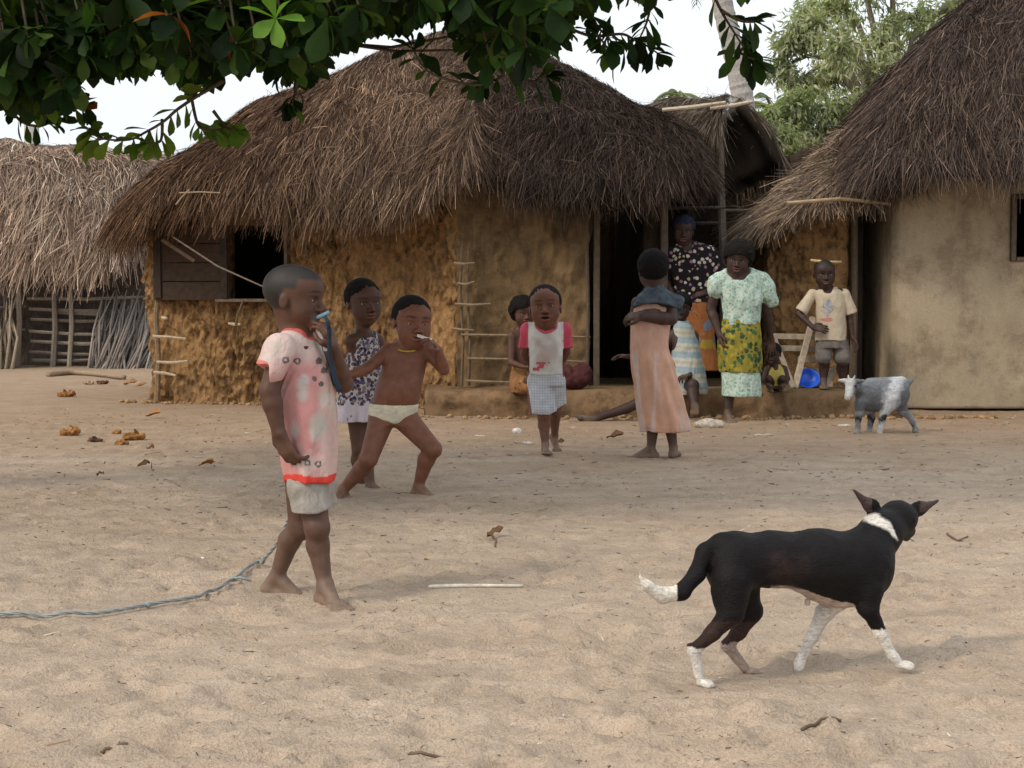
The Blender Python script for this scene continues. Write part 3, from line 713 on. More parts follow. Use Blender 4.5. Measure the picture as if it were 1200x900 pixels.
# ------------------------------------------------------------------ left hut in the distance with stick walls
hl = thing('pale_thatched_hut', 'pale shaggy thatched hut with stick-lattice wall at the far left', 'hut', (-8, 25, 0))
E = [PX(-190, 290, 24.5), PX(-90, 296, 24.2), PX(-20, 290, 24), PX(40, 300, 23.8), PX(95, 305, 23.8), PX(140, 290, 24), PX(172, 262, 24.6), PX(190, 250, 26), A3(-5.8, 28.5, 2.6), A3(-9, 29.5, 2.4), A3(-15, 29.5, 2.4), PX(-230, 280, 27)]
T = [PX(-150, 170, 26), PX(-80, 168, 26), PX(-20, 167, 25.8), PX(40, 167, 25.6), PX(90, 170, 25.6), PX(120, 180, 25.6), PX(140, 182, 26), PX(145, 184, 26.6), PX(140, 180, 27), PX(80, 170, 27), PX(0, 170, 27), PX(-120, 172, 27)]
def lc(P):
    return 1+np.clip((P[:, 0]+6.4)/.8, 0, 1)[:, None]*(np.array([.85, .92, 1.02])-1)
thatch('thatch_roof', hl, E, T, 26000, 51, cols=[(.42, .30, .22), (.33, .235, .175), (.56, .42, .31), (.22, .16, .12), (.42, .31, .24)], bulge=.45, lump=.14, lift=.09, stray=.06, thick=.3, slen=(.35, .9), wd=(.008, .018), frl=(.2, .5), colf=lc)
wall_part('wall', [(-14.5, 24.9), (-5.9, 24.9), (-5.9, 28)], 0, 1.9, m_mud('dark_grey_mud', (.15, .12, .10), (.11, .09, .075), (.08, .06, .05)), hl, [], .2, .07, .02, seed=15)  # wall in a darker, greyer mud
for (u, v0, v1, r, c) in ((20, 434, 320, .05, (.38, .32, .25)), (81, 434, 330, .04, (.36, .31, .25)), (62, 434, 335, .05, (.27, .23, .19)), (4, 434, 345, .05, (.2, .17, .14)), (-30, 434, 330, .05, (.3, .26, .2)), (172, 434, 300, .05, (.3, .26, .2))):
    q = MB(); a, b = PX(u, v0, 24.4), PX(u+random.uniform(-2, 5), v1, 24.4); a[2] = 0
    q.tube([a, (a+b)/2+np.array([.03, 0, 0]), b], [r, r*.9, r*.7], 6, c, .1); q.part('stake', M_STICK, hl)
for (u0, u1, v) in ((-40, 30, 360), (0, 30, 388), (32, 175, 350), (34, 160, 362), (36, 150, 374), (34, 140, 388), (36, 160, 400), (34, 130, 412), (38, 120, 422), (66, 158, 366), (-40, 24, 408)):
    q = MB(); v2 = v+random.uniform(-3, 4); q.tube([PX(u0, v, 24.5), PX((u0+u1)/2, (v+v2)/2+1.5, 24.45), PX(u1, v2, 24.5)], [.028, .03, .02], 6, tuple(np.array((.3, .25, .2))*random.uniform(.6, 1.3)), .12); q.part('lattice_rod', M_STICK, hl)
# leaning bundle of brushwood
bw = MB(); r_ = random.Random(4)
for i in range(150):
    u = r_.uniform(112, 182); a = PX(u-r_.uniform(0, 14), 434, 23.9+r_.uniform(-.25, .3)); a[2] = 0.02
    b = PX(u+r_.uniform(4, 26), r_.uniform(338, 400), 24.5); mmid = (a+b)/2+np.array([r_.uniform(-.12, .12), 0, r_.uniform(-.05, .12)])
    bw.tube([a, mmid, b], [.02, .017, .009], 5, np.array((.26, .225, .2))*r_.uniform(.6, 1.4))
bw.solo('brushwood_bundle', M_STICK, 'grey heap of cut brushwood leaning against the stick wall of the far left hut', 'brushwood', loc=(-6.3, 24, 0))
# dry fronds at the left edge
bw = MB()
for i in range(60):
    u = r_.uniform(-45, 14); a = PX(u, 434, 23.6+r_.uniform(-.2, .3)); a[2] = .02; b = PX(u+r_.uniform(-12, 12), r_.uniform(320, 400), 24.2)
    bw.tube([a, (a+b)/2+np.array([r_.uniform(-.15, .15), 0, 0]), b], [.03, .022, .008], 5, np.array((.33, .26, .19))*r_.uniform(.5, 1.3))
bw.solo('palm_rib_bundle', M_STICK, 'dry brown palm ribs standing in a bundle at the left edge', 'palm ribs', loc=(-8, 23.8, 0))
# roof and stone post further back, far left
hb = thing('distant_hut', 'low flat roofed hut seen just above the pale thatch at far left', 'hut', (-10, 32, 0))
q = MB(); q.box((-9.6, 33, 3.9), (3.6, 3, .12), col=(.3, .3, .27)); q.part('roof', M_WOOD, hb)
q = MB(); q.box((-9.6, 33, 1.9), (3.2, 2.7, 3.84), col=(.35, .3, .24)); q.part('wall', M_WOOD, hb)
q = MB(); q.tube([PX(38, 300, 31), PX(37, 146, 31)], [.16, .15], 9, (.38, .37, .34), .03); vv = q.V[0]; vv[:9, 2] = 0
q.solo('grey_post', M_STICK, 'grey post rising behind the pale thatched roof at left', 'post')
# ------------------------------------------------------------------ vegetation
def leaves_mesh(base, d, nrmv, L, W, r, segs=5, fold=.12, curl=.25, shape='obov'):
    "base (n,3), d dir, nrmv approx normal; returns verts, faces, verts per leaf: midrib + two edges"
    n = len(base); lat = np.cross(d, nrmv); lat /= np.linalg.norm(lat, axis=1, keepdims=True)+1e-9
    up = np.cross(lat, d); ts = np.linspace(0, 1, segs+1); V = []
    prof = {'obov': np.array([.10, .34, .68, .95, .86, .12]), 'lance': np.array([.15, .75, 1, .8, .45, .05])}[shape]
    wob = r.normal(0, .05, (n, segs+1))
    for i, t_ in enumerate(ts):
        c = base+d*(L*t_*(1-.08*t_))[:, None]-up*(curl*L*t_*t_)[:, None]
        hw = (W/2*prof[i])[:, None]*(1+wob[:, i:i+1]); e = up*(fold*W*prof[i])[:, None]
        V += [c-lat*hw+e, c, c+lat*hw+e]
    V = np.stack(V, 1).reshape(-1, 3); k = 3*(segs+1); b = np.arange(n)*k; F = []
    for q in range(segs):
        for s_ in (0, 1):
            F.append(np.stack([b+3*q+s_, b+3*q+s_+1, b+3*q+3+s_+1, b+3*q+3+s_], 1))
    return V, np.concatenate(F), k
# overhanging shade tree: lower edge of the crown as seen in the photo, at its real distance
lr = np.random.default_rng(77)
tree = thing('shade_tree', 'large broad-leaved shade tree with dark canopy hanging in over the yard from above left', 'tree', (-5.2, 7.6, 0))
bu = [-400, 0, 40, 75, 95, 130, 160, 185, 205, 222, 262, 290, 330, 350, 380, 400, 430, 470, 500, 540, 560, 590, 615, 640, 655, 700, 745, 800, 870, 900, 1000]
bv = [150, 128, 145, 128, 92, 98, 92, 78, 88, 118, 92, 84, 100, 112, 84, 62, 50, 34, 30, 34, 84, 84, 84, 86, 40, 14, 2, -6, 4, -20, -60]
ros = []
for i in range(2300):
    Y = lr.uniform(6.3, 9.6); u = lr.uniform(-260, 660) if lr.random() < .86 else lr.uniform(640, 900)
    vb = np.interp(u, bu, bv)-26
    v = vb-abs(lr.normal(0, 60)) if lr.random() < .55 else lr.uniform(-620, vb)
    ros.append((PX(u, v, Y), (.145 if v > vb-30 else .18)))
for u in np.arange(-30, 665, 13.0):      # the hanging outer twigs along the crown's lower edge
    vb = np.interp(u, bu, bv); ros.append((PX(u+lr.uniform(-5, 5), vb-lr.uniform(22, 44), lr.uniform(6.6, 8.4)), .135))
tw = [ # explicit twigs: polyline px, Y
 ([(262, 95), (232, 112), (208, 128), (192, 142), (172, 154), (150, 164), (118, 162), (106, 152)], 7.0),
 ([(222, 100), (230, 140), (238, 152), (250, 152), (262, 150)], 7.1), ([(190, 140), (188, 165), (172, 168)], 7.0), ([(130, 160), (110, 165)], 7.0),
 ([(0, 110), (22, 140), (45, 148), (62, 142)], 7.4), ([(52, 126), (90, 127), (100, 122)], 7.2),
 ([(560, 60), (575, 84), (560, 100), (505, 86), (484, 58)], 7.0), ([(590, 60), (588, 90), (565, 96)], 7.2),
 ([(655, 28), (692, 42), (728, 40), (742, 46), (752, 50), (770, 62)], 7.2), ([(742, 46), (720, 62), (700, 40)], 7.2), ([(690, 8), (700, 30), (716, 48)], 7.2), ([(755, -10), (762, 4), (758, 26), (750, 44)], 7.2),
 ([(830, -20), (845, 12), (858, 34), (872, 56)], 7.2), ([(845, 12), (866, 24), (884, 26)], 7.2), ([(872, 56), (868, 62), (884, 70)], 7.2),
 ([(600, 80), (620, 96), (640, 90)], 7.3), ([(350, 90), (345, 112), (340, 122)], 7.2), ([(250, 130), (266, 150), (276, 152)], 7.1)]
LB, LD, LN, LL, LW, LC = [], [], [], [], [], []
GRN = np.array([(.030, .068, .014), (.020, .05, .011), (.042, .088, .016), (.017, .04, .010), (.075, .125, .022)])
def addleaf(p, d, L, W=None, col=None, backlit_tint=False):
    d = nrm(d); LB.append(p); LD.append(d); n_ = np.array([lr.normal(0, .5), lr.normal(0, .5), 1.0]); LN.append(n_); LL.append(L); LW.append(W or L*lr.uniform(.42, .56))
    if col is None:
        col = GRN[lr.integers(0, 5)]*lr.uniform(.2, .95)
        if backlit_tint: col = GRN[lr.choice([2, 4, 4])]*lr.uniform(.7, 2.0)  # crown-edge leaves brightened in colour to look backlit
        if lr.random() < .008: col = np.array((.25, .06, .015))
    LC.append(col)
for p, L in ros:
    k = lr.integers(5, 9); ph = lr.uniform(0, 6.28); ax_ = nrm([lr.normal(0, .5), lr.normal(-.15, .5), -.35+lr.normal(0, .4)])
    s1 = nrm(np.cross(ax_, [0.3, 1, .2])); s2 = np.cross(ax_, s1)
    for q in range(k):
        a = ph+q*2.4; sp_ = lr.uniform(.55, 1.3); d = ax_*math.cos(sp_)+(s1*math.cos(a)+s2*math.sin(a))*math.sin(sp_)+np.array([0, 0, -.2])
        addleaf(p+d*.01, d, L*lr.uniform(.65, 1.15), None, None, L < .14 and lr.random() < .55)
# the bright rosette with five open leaves
c0 = PX(323, 22, 6.2)
for (u, v) in ((280, 0), (296, 42), (326, 56), (358, 18), (338, -6), (310, -14)):
    e = PX(u, v, 6.15); addleaf(c0, e-c0, np.linalg.norm(e-c0), .075, np.array((.12, .24, .035)))
mb = MB()
for pts, Y in tw:
    W3 = [PX(u, v, Y+.05*math.sin(i*2)) for i, (u, v) in enumerate(pts)]; W3 = pt_on(W3, len(W3)*4)
    mb.tube(W3, np.linspace(.009, .004, len(W3)), 5, (.10, .075, .05))
    for i in range(3, len(W3), 2):
        far = i > len(W3)*.55
        for s_ in ((-1, 1) if far or lr.random() < .4 else (lr.choice([-1, 1]),)):
            t_ = nrm(W3[i]-W3[i-1]); sd_ = nrm(np.cross(t_, [0, 1, 0]))*s_
            d = t_*.7+sd_*.8+np.array([0, lr.normal(0, .4), -.35])
            L = lr.uniform(.075, .135) if pts[0][0] < 600 else lr.uniform(.09, .17)
            c = GRN[4]*lr.uniform(.8, 1.7)*(np.array((1.2, 1, .8)) if lr.random() < .5 else 1) if pts[0][0] < 300 and pts[0][0] > 60 else None
            addleaf(W3[i], d, L, L*(.5 if pts[0][0] < 600 else .33), c)
    for s_ in (-.5, .1, .6):
        t_ = nrm(W3[-1]-W3[-3]); addleaf(W3[-1], t_+np.array([s_*.7, lr.normal(0, .3), -abs(s_)*.5]), lr.uniform(.10, .16), None, GRN[4]*lr.uniform(.7, 1.6) if 60 < pts[0][0] < 300 else None)
# limbs
trunk = A3(-5.2, 7.6, 0)
tk = MB(); tk.tube(pt_on([trunk+A3(0, 0, -.2), trunk+A3(.05, 0, .8), trunk+A3(.2, .05, 1.8), trunk+A3(.3, 0, 3.0), trunk+A3(.9, .2, 4.4)], 20), np.linspace(.34, .17, 20), 14, (.16, .125, .095), .05)
tk.part('trunk', M_STICK, tree)
limbs = [[trunk+A3(.25, 0, 2.4), A3(-3.6, 7.5, 3.1), A3(-1.8, 7.8, 3.25), A3(-.2, 7.9, 3.15), A3(1.1, 7.6, 3.2)], [trunk+A3(.3, 0, 2.9), A3(-3.2, 7.0, 3.5), A3(-1.2, 6.8, 3.6), A3(.5, 6.9, 3.5)],
         [trunk+A3(.3, 0, 2.0), A3(-4.1, 8.2, 2.45), A3(-2.9, 8.7, 2.75), A3(-1.6, 8.9, 2.75)], [trunk+A3(.6, 0, 3.6), A3(-3.5, 8.2, 4.3), A3(-1.2, 8.6, 4.6)]]
lpts = []
for i, l in enumerate(limbs):
    q = pt_on(l, 40); lpts.append(q); b_ = MB(); b_.tube(q, np.linspace(.13, .03, 40), 10, (.13, .10, .08), .05); b_.part('limb', M_STICK, tree)
lpts = np.concatenate(lpts)
for p, L in ros[::2]:
    dd = np.linalg.norm((lpts-p)*np.array([1, 1, .7])+np.array([.3, 0, 0]), axis=1); q = lpts[np.argmin(dd)]
    m_ = (p+q)/2+np.array([0, 0, -.12-.1*lr.random()]); n_ = 6; mb.tube(pt_on([q, m_, p], n_), np.linspace(.014, .005, n_), 4, (.09, .07, .05))
mb.part('twigs', M_STICK, tree, True)
V, F, k = leaves_mesh(np.array(LB), np.array(LD), np.array(LN), np.array(LL), np.array(LW), lr, curl=.18)
part('foliage', V, F, M_LEAF, tree, np.repeat(np.clip(np.array(LC), .004, .9), k, 0))

# feathery green trees beyond the huts, haze painted into the leaf greens
def far_tree(name, label, base, clumps, nl, seed, cols, leafL=.16, group=None, trunk_r=.2, bend=.5):
    r = np.random.default_rng(seed); tr = thing(name, label, 'tree', base, group); base = np.array(base, float)
    cc = np.array([c[:3] for c in clumps]); rr = np.array([c[3] for c in clumps]); top = cc.mean(0)
    mb = MB(); mb.tube(pt_on([base, base*.6+top*.4+A3(bend*.3, 0, 0), top], 14), np.linspace(trunk_r, trunk_r*.4, 14), 9, (.2, .17, .13), .06)
    mb.part('trunk', M_STICK, tr, True); mb = MB()
    p0, d, L = [], [], []
    for c, R_ in zip(cc, rr):
        mb.tube(pt_on([base*.45+top*.55, (c+top)/2+A3(0, 0, -.2), c], 8), np.linspace(trunk_r*.4, .03, 8), 6, (.2, .17, .13))
        for s_ in range(int(26*R_)):
            a = nrm(r.normal(0, 1, 3)*np.array([1, 1, .8])); e = c+a*R_*r.uniform(.5, 1.05); e[2] -= .1
            mb.tube([c, (c+e)/2+A3(0, 0, .12*R_), e], [.02, .014, .006], 4, (.22, .2, .13))
            n_ = int(nl/len(cc)/(26*R_))+1; tt = r.uniform(.25, 1.1, n_)
            # sprays of drooping leaves along each branchlet
            q = c+(e-c)*tt[:, None]+r.normal(0, .10*R_+.05, (n_, 3)); p0.append(q)
            dd = a*.6+r.normal(0, .55, (n_, 3))+np.array([0, 0, -.45]); d.append(dd/np.linalg.norm(dd, axis=1, keepdims=True)); L.append(r.uniform(.6, 1.3, n_)*leafL)
    mb.part('branches', M_STICK, tr, True)
    p0, d, L = np.concatenate(p0), np.concatenate(d), np.concatenate(L); n = len(p0)
    V, F, k = leaves_mesh(p0, d, r.normal(0, .6, (n, 3))+np.array([0, 0, 1]), L, L*.24, r, 3 if False else 5, .05, .2, 'lance')
    cl = np.array(cols)[r.integers(0, len(cols), n)]*(1+.3*fbm(p0[:, 0]/.5, p0[:, 1]/.5, p0[:, 2]/.5, seed, 2))[:, None]*r.uniform(.75, 1.25, (n, 1))
    part('crown', V, F, M_LEAF2, tr, np.repeat(np.clip(cl, .01, .9), k, 0)); return tr
def cl_px(lst, Y0): return [(*PX(u, v, Y0+dy), r/FPX*Y0) for (u, v, r, dy) in lst]
G1 = [(.29, .31, .21), (.35, .36, .26), (.22, .25, .17), (.41, .41, .31), (.32, .31, .22)]
far_tree('feathery_tree', 'tall feathery pale green tree standing behind the small hut and right hut', (8.2, 29, 0),
  cl_px([(945, 30, 34, 0), (990, 10, 40, 1), (1030, 45, 40, 0), (985, 55, 36, -1), (1070, 20, 42, 1), (928, 50, 24, 0), (918, 78, 20, 0), (940, 92, 24, 0), (1100, 40, 44, 0), (1040, 90, 40, -.5), (975, 80, 24, .5), (1130, 5, 40, 1), (1010, -30, 45, 0), (1060, -50, 50, 0), (1160, -20, 50, 2), (1120, 90, 50, 1), (1080, 130, 45, 0), (1170, 60, 50, 1), (955, 12, 24, 1), (1010, 110, 34, 0)], 29), 19000, 5, G1)
far_tree('bushy_tree', 'low rounded green tree filling the gap between the open shed and the right hut', (6.2, 25, 0),
  cl_px([(935, 120, 30, 0), (975, 120, 36, 0), (920, 160, 28, -.5), (960, 165, 40, 0), (1010, 140, 40, .5), (935, 195, 34, 0), (985, 200, 40, 0), (1030, 170, 40, 1), (905, 140, 14, 0)], 25), 15000, 6, [(.25, .27, .16), (.30, .31, .19), (.19, .22, .13), (.35, .34, .22)], .13)
# palm: leaning trunk behind the shed, crown above the picture
pt = thing('palm_tree', 'palm with pale ringed leaning trunk rising behind the open shed', 'palm', (*PX(900, 440, 22)[:2], 0))
tb = PX(900, 440, 22); tb[2] = 0; path = pt_on([tb, PX(878, 180, 22), PX(866, 90, 22), PX(850, 20, 22), PX(835, -60, 22), PX(815, -160, 22)], 90)
mb = MB(); rad = np.linspace(.165, .135, 90)*(1+.05*(np.arange(90) % 3 == 0)); mb.tube(path, rad, 12, (.42, .39, .36), .03); mb.part('trunk', M_STICK, pt)
def frond(base, d, L, r, nl=60, wl=.45):
    d = nrm(d); h = nrm([d[0], d[1], 0]); V = []; pts = []
    for t_ in np.linspace(0, 1, 12): pts.append(base+d*L*t_*.9+np.array([0, 0, -.55*L*t_*t_]))
    pts = np.array(pts); q = pt_on(pts, nl); tg = np.gradient(q, axis=0); tg /= np.linalg.norm(tg, axis=1, keepdims=True)
    lt = np.cross(tg, [0, 0, 1]); lt /= np.linalg.norm(lt, axis=1, keepdims=True)+1e-9; ln = wl*np.sin(np.linspace(.25, 3.0, nl))**.6*L/3
    B = np.concatenate([q, q]); D = np.concatenate([lt, -lt])*.8+np.concatenate([tg, tg])*.45+np.array([0, 0, -.35]); D /= np.linalg.norm(D, axis=1, keepdims=True)
    return pts, B, D, np.concatenate([ln, ln])
def palm_crown(base, n, L, r, parent, col):
    B, D, LLn = [], [], []; mb = MB()
    for i in range(n):
        a = i*2.4+r.uniform(-.2, .2); el = r.uniform(-.3, .9); d = np.array([math.cos(a)*math.cos(el), math.sin(a)*math.cos(el), math.sin(el)])
        pts, b, dd, ln = frond(base, d, L*r.uniform(.8, 1.1), r); mb.tube(pts, np.linspace(.035, .008, len(pts)), 5, (.25, .25, .1)); B.append(b); D.append(dd); LLn.append(ln)
    B, D, LLn = np.concatenate(B), np.concatenate(D), np.concatenate(LLn); n = len(B)
    V, F, k = leaves_mesh(B, D, np.tile([0, 0, 1.0], (n, 1))+r.normal(0, .3, (n, 3)), LLn, LLn*.07+.012, r, 5, .05, .3, 'lance')
    mb.part('frond_stems', M_STICK, parent, True); part('fronds', V, F, M_LEAF2, parent, np.repeat(np.array(col)*r.uniform(.7, 1.3, (n, 1)), k, 0))
palm_crown(path[-1], 16, 2.6, np.random.default_rng(3), pt, (.12, .17, .05))
for (u, v, Y, L, lab) in ((905, 130, 30, 1.3, 'small grey-green palm showing behind the right end of the open shed'), (795, 112, 34, .9, 'tip of a distant palm showing above the left end of the open shed'), (40, 175, 40, .9, 'distant palm tips behind the pale hut at the left')):
    p = PX(u, v, Y); q = thing('small_palm', lab, 'palm', (p[0], p[1], 0)); mb = MB(); mb.tube(pt_on([A3(p[0], p[1], 0), A3(p[0]+.1, p[1], p[2]*.5), p], 10), np.linspace(.16, .1, 10), 8, (.3, .27, .22), .05); mb.part('trunk', M_STICK, q)
    palm_crown(p, 11, L, np.random.default_rng(int(u)), q, (.16, .21, .13))
# hazy far scrub behind the village
r = np.random.default_rng(8); n = 9000; x = r.uniform(-34, 40, n); y = 44+r.uniform(0, 6, n); hgt = 2.1+.9*fbm(x/3, 0*x, 0*x, 4, 3); z = hgt*r.random(n)**.7
d = r.normal(0, 1, (n, 3)); d /= np.linalg.norm(d, axis=1, keepdims=True); L = r.uniform(.3, .7, n)
V, F, k = leaves_mesh(np.stack([x, y, z], 1), d, r.normal(0, 1, (n, 3)), L, L*.4, r, 5, .05, .2, 'lance')
solo('far_scrub', V, F, M_LEAF2, None, None, cols=np.repeat(np.array((.14, .18, .09))*r.uniform(.6, 1.3, (n, 1)), k, 0), kind='stuff')
# ------------------------------------------------------------------ people
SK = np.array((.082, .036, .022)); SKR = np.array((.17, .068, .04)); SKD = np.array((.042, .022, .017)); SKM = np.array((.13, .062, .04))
def sphere(c, rad, fr, nu=14, nv=10):
    V = []; F = []
    for i in range(nv+1):
        th = math.pi*i/nv
        for j in range(nu):
            ph = 2*math.pi*j/nu; p = np.array([math.sin(th)*math.cos(ph)*rad[0], math.cos(th)*rad[1], math.sin(th)*math.sin(ph)*rad[2]]); V.append(np.asarray(c)+p@fr)
    for i in range(nv):
        for j in range(nu): F.append((i*nu+j, i*nu+(j+1) % nu, (i+1)*nu+(j+1) % nu, (i+1)*nu+j))
    return np.array(V), F
class Fig:
    def __init__(s, label, u0, Y0, z0=0.0, skin=SK, vox=.006, group=None, name='person', cat='person'):
        s.Y0 = Y0; s.z0 = z0; s.skin = np.array(skin); s.vox = vox; s.label = label; s.group = group; s.name = name; s.cat = cat
        s.root = np.array([PX(u0, 400, Y0)[0], Y0, z0]); s.b = None; s.paint = []; s.bd = []
    def J(s, u, v, dy=0.): return PX(u, v, s.Y0+dy)
    def px(s, n, dy=0.): return n*(s.Y0+dy)/FPX
    def begin(s, lo, hi, vox=None):
        "lo/hi (u,v) pixel box and dy range"
        (u0, v0, d0), (u1, v1, d1) = lo, hi
        P = np.array([s.J(u, v, d) for u in (u0, u1) for v in (v0, v1) for d in (d0, d1)])
        return SDF(P.min(0)-.02, P.max(0)+.02, vox or s.vox)
    # ---- pieces
    def rings(s, S, rows, inf=0., k=.015, p=2.3, nf=0, ph=0):
        rg = []
        for row in rows:
            v, ul, ur, ry = row[:4]; dy = row[4] if len(row) > 4 else 0; am = row[5] if len(row) > 5 else 0
            a, b = s.J(ul, v, dy), s.J(ur, v, dy); rg.append((a[2], (a[0]+b[0])/2, s.Y0+dy, (b[0]-a[0])/2+inf, ry+inf, am))
        S.rings(rg, k, p, nf, ph)
    def leg(s, S, hip, knee, ank, toe, b, lift=0, inf=0., stop=None, th=(.058, .042), cf=(.040, .024), foot=True):
        toe = nrm(toe); k = .012*b
        S.cone(hip, knee, th[0]*b+inf, th[1]*b+inf, k*1.5)
        if stop == 'knee': return
        m = knee*.68+ank*.32; ax_ = nrm(ank-knee); back = -toe+ax_*np.dot(toe, ax_); back = nrm(back)
        m = m+back*.012*b
        S.cone(knee, m, th[1]*b*.92+inf, cf[0]*b+inf, k); S.cone(m, ank, cf[0]*b+inf, cf[1]*b+inf, k)
        S.ell(knee-back*.012*b, np.array((.034, .034, .036))*b, None, k)
        if foot: s.foot(S, ank, toe, b)
    def foot(s, S, ank, toe, b):
        toe = nrm(toe); up = nrm(np.array([0, 0, 1.])-toe*toe[2]) if abs(toe[2]) < .9 else nrm(np.array([toe[0], toe[1], 0])*-np.sign(toe[2])+1e-6)
        lt = np.cross(toe, up); dn = -up; k = .008*b
        heel = ank+dn*.040*b-toe*.022*b; ball = ank+dn*.050*b+toe*.095*b
        S.cone(ank, heel, .024*b, .026*b, k); S.cone(heel, ball-toe*.01*b, .024*b, .018*b, k); S.cone(ank+toe*.005*b, ball, .024*b, .016*b, k*1.3)
        S.cone(ball-lt*.018*b, ball+lt*.018*b, .017*b, .016*b, k)
        for i, o in enumerate((-.030, -.014, 0, .013, .025)):
            L = (.038, .036, .034, .030, .024)[i]; r = (.0105, .0085, .008, .0078, .0075)[i]
            q = ball+lt*o*b+dn*.004*b; S.cone(q, q+toe*L*b*(1 if True else 1), r*b*1.05, r*b, .003)
        s.paint.append(('foot', heel, ball+toe*.03*b, .06*b))
    def arm(s, S, sh, el, wr, b, ra=(.034, .027), rf=(.026, .018), k=.010):
        S.cone(sh, el, ra[0]*b, ra[1]*b, k*b); S.cone(el, el*.7+wr*.3, ra[1]*b*.95, rf[0]*b*1.02, k*b); S.cone(el*.7+wr*.3, wr, rf[0]*b*1.02, rf[1]*b, k*b)
    def hand(s, S, wr, d, n, b, curl=.35, thumb=1, spread=.12, tcurl=.3):
        "d pointing direction, n palm normal (fingers curl towards it), thumb +1/-1 side"
        d = nrm(d); n = nrm(n-d*np.dot(n, d)); sd_ = np.cross(d, n)*thumb; k = .004
        for i, o in enumerate((.024, .008, -.008, -.023)):
            kn = wr+d*(.062-.003*abs(i-1))*b+sd_*o*b; S.cone(wr+sd_*o*.5*b, kn, .0135*b, .0105*b, .008*b)
            L = (.034, .038, .035, .028)[i]*b; r = (.0088, .009, .0086, .0078)[i]*b; c = kn; a = curl*.6; dd0 = nrm(d+sd_*spread*(1.5-i))
            for q, (f, st) in enumerate(((1, 0), (.75, 1), (.6, 1))):
                dd = dd0*math.cos(a)+n*math.sin(a); e = c+dd*L*f; S.cone(c, e, r*(1-.08*q), r*(.92-.08*q), .0025); c = e; a += curl*1.1
        t0 = wr+sd_*.018*b+d*.012*b; t1 = t0+nrm(sd_*.75+d*.65+n*.25)*.034*b; t2 = t1+nrm(sd_*(.35-tcurl*.5)+d*.8+n*tcurl)*.028*b; t3 = t2+nrm(sd_*(.1-tcurl)+d*.8+n*tcurl)*.02*b
        S.cone(t0, t1, .0145*b, .0115*b, .006*b); S.cone(t1, t2, .0108*b, .0098*b, .003); S.cone(t2, t3, .0098*b, .0085*b, .003)
        s.paint.append(('palm', wr+d*.05*b+n*.02*b, n, .05*b))
    def headframe(s, yaw, pitch=0, roll=0):
        y, p, r = R(yaw), R(pitch), R(roll)
        f = np.array([math.sin(y)*math.cos(p), -math.cos(y)*math.cos(p), -math.sin(p)]); l = nrm(np.cross(f, [0, 0, 1.])); u = np.cross(l, f)
        l2 = l*math.cos(r)+u*math.sin(r); u2 = u*math.cos(r)-l*math.sin(r); return np.array([l2, f, u2])
    def head(s, S, c, h, fr, b=1, neck=None, nr=.035, mouth=0.0, wide=1.0, belly=0):
        s.hc, s.hh, s.hf = c, h, fr; T = lambda x, y, z: c+(np.array([x, y, z])*h)@fr; s.T = T; k = .03*h/.2
        E = lambda p, r_, k_=k, op='add': S.ell(T(*p), np.array(r_)*h, fr, k_, op)
        E((0, -.07, .13), (.345*wide, .43, .36)); E((0, .08, -.16), (.27*wide, .28, .31)); E((0, .20, -.37), (.12, .12, .10))
        E((0, .18, .16), (.28, .22, .22))
        for q in (-1, 1):
            E((.17*q*wide, .19, -.16), (.115, .12, .14)); E((.14*q, .315, .075), (.11, .05, .032), .02*h)      # cheek, brow
            E((.145*q, .385, -.01), (.085, .075, .050), .03*h, 'sub'); E((.145*q, .275, -.01), (.085, .075, .06), .012*h)  # socket, lid mound
            E((.345*q*wide, -.04, -.045), (.032, .075, .115), .02*h); E((.385*q*wide, -.02, -.04), (.02, .04, .07), .02*h, 'sub')  # ear
            E((.065*q, .405, -.155), (.048, .05, .036), .025*h)                         # nostril
        S.cone(T(0, .335, .05), T(0, .43, -.12), .034*h, .046*h, .03*h); E((0, .445, -.135), (.052, .05, .042), .02*h)
        E((0, .30, -.26), (.16, .09, .085), .04*h)
        E((0, .385, -.235-.01*mouth), (.115, .05, .034), .012*h); E((0, .365, -.305-.07*mouth), (.10, .055, .038), .012*h)
        E((0, .40, -.268-.035*mouth), (.10, .07, .010+.045*mouth), .008*h, 'sub')
        if neck is not None:
            S.cone(T(0, -.10, -.22), neck, nr*.98, nr*1.12, .03)
        s.paint.append(('lip', T(0, .38, -.27-.04*mouth), None, .12*h, mouth))
    def colors(s, V, extra=None):
        n = len(V); C = np.tile(s.skin, (n, 1)).astype(float)
        fr = getattr(s, 'hf', None)
        if fr is not None:
            q = (V-s.hc)@fr.T/s.hh
            for it in s.paint:
                if it[0] == 'lip':
                    mo = it[4]; e = (q[:, 0]/.115)**2+((q[:, 2]+.27+.04*mo)/(.062+.05*mo))**2; m = np.clip(1.6-e*1.6, 0, 1)*(q[:, 1] > .27)
                    C = C*(1-m[:, None]*.75)+np.array((.20, .07, .06))*m[:, None]*.75
                    if mo > .3:
                        m = (((q[:, 0]/.09)**2+((q[:, 2]+.27+.04*mo)/(.012+.045*mo))**2) < 1)*(q[:, 1] > .2); C[m] = (.02, .008, .008)
            for sx in (-1, 1):   # eyebrows
                e = ((q[:, 0]-.15*sx)/.11)**2+((q[:, 2]-.115+.12*(abs(q[:, 0])-.15)**2*8)/.022)**2; m = (e < 1)*(q[:, 1] > .2); C[m] *= .35
            if s.scalp is not None:
                m = s.scalpmask(q)*(np.abs(q[:, 0]) < .355); C = C*(1-m[:, None])+np.array(s.scalp)*m[:, None]
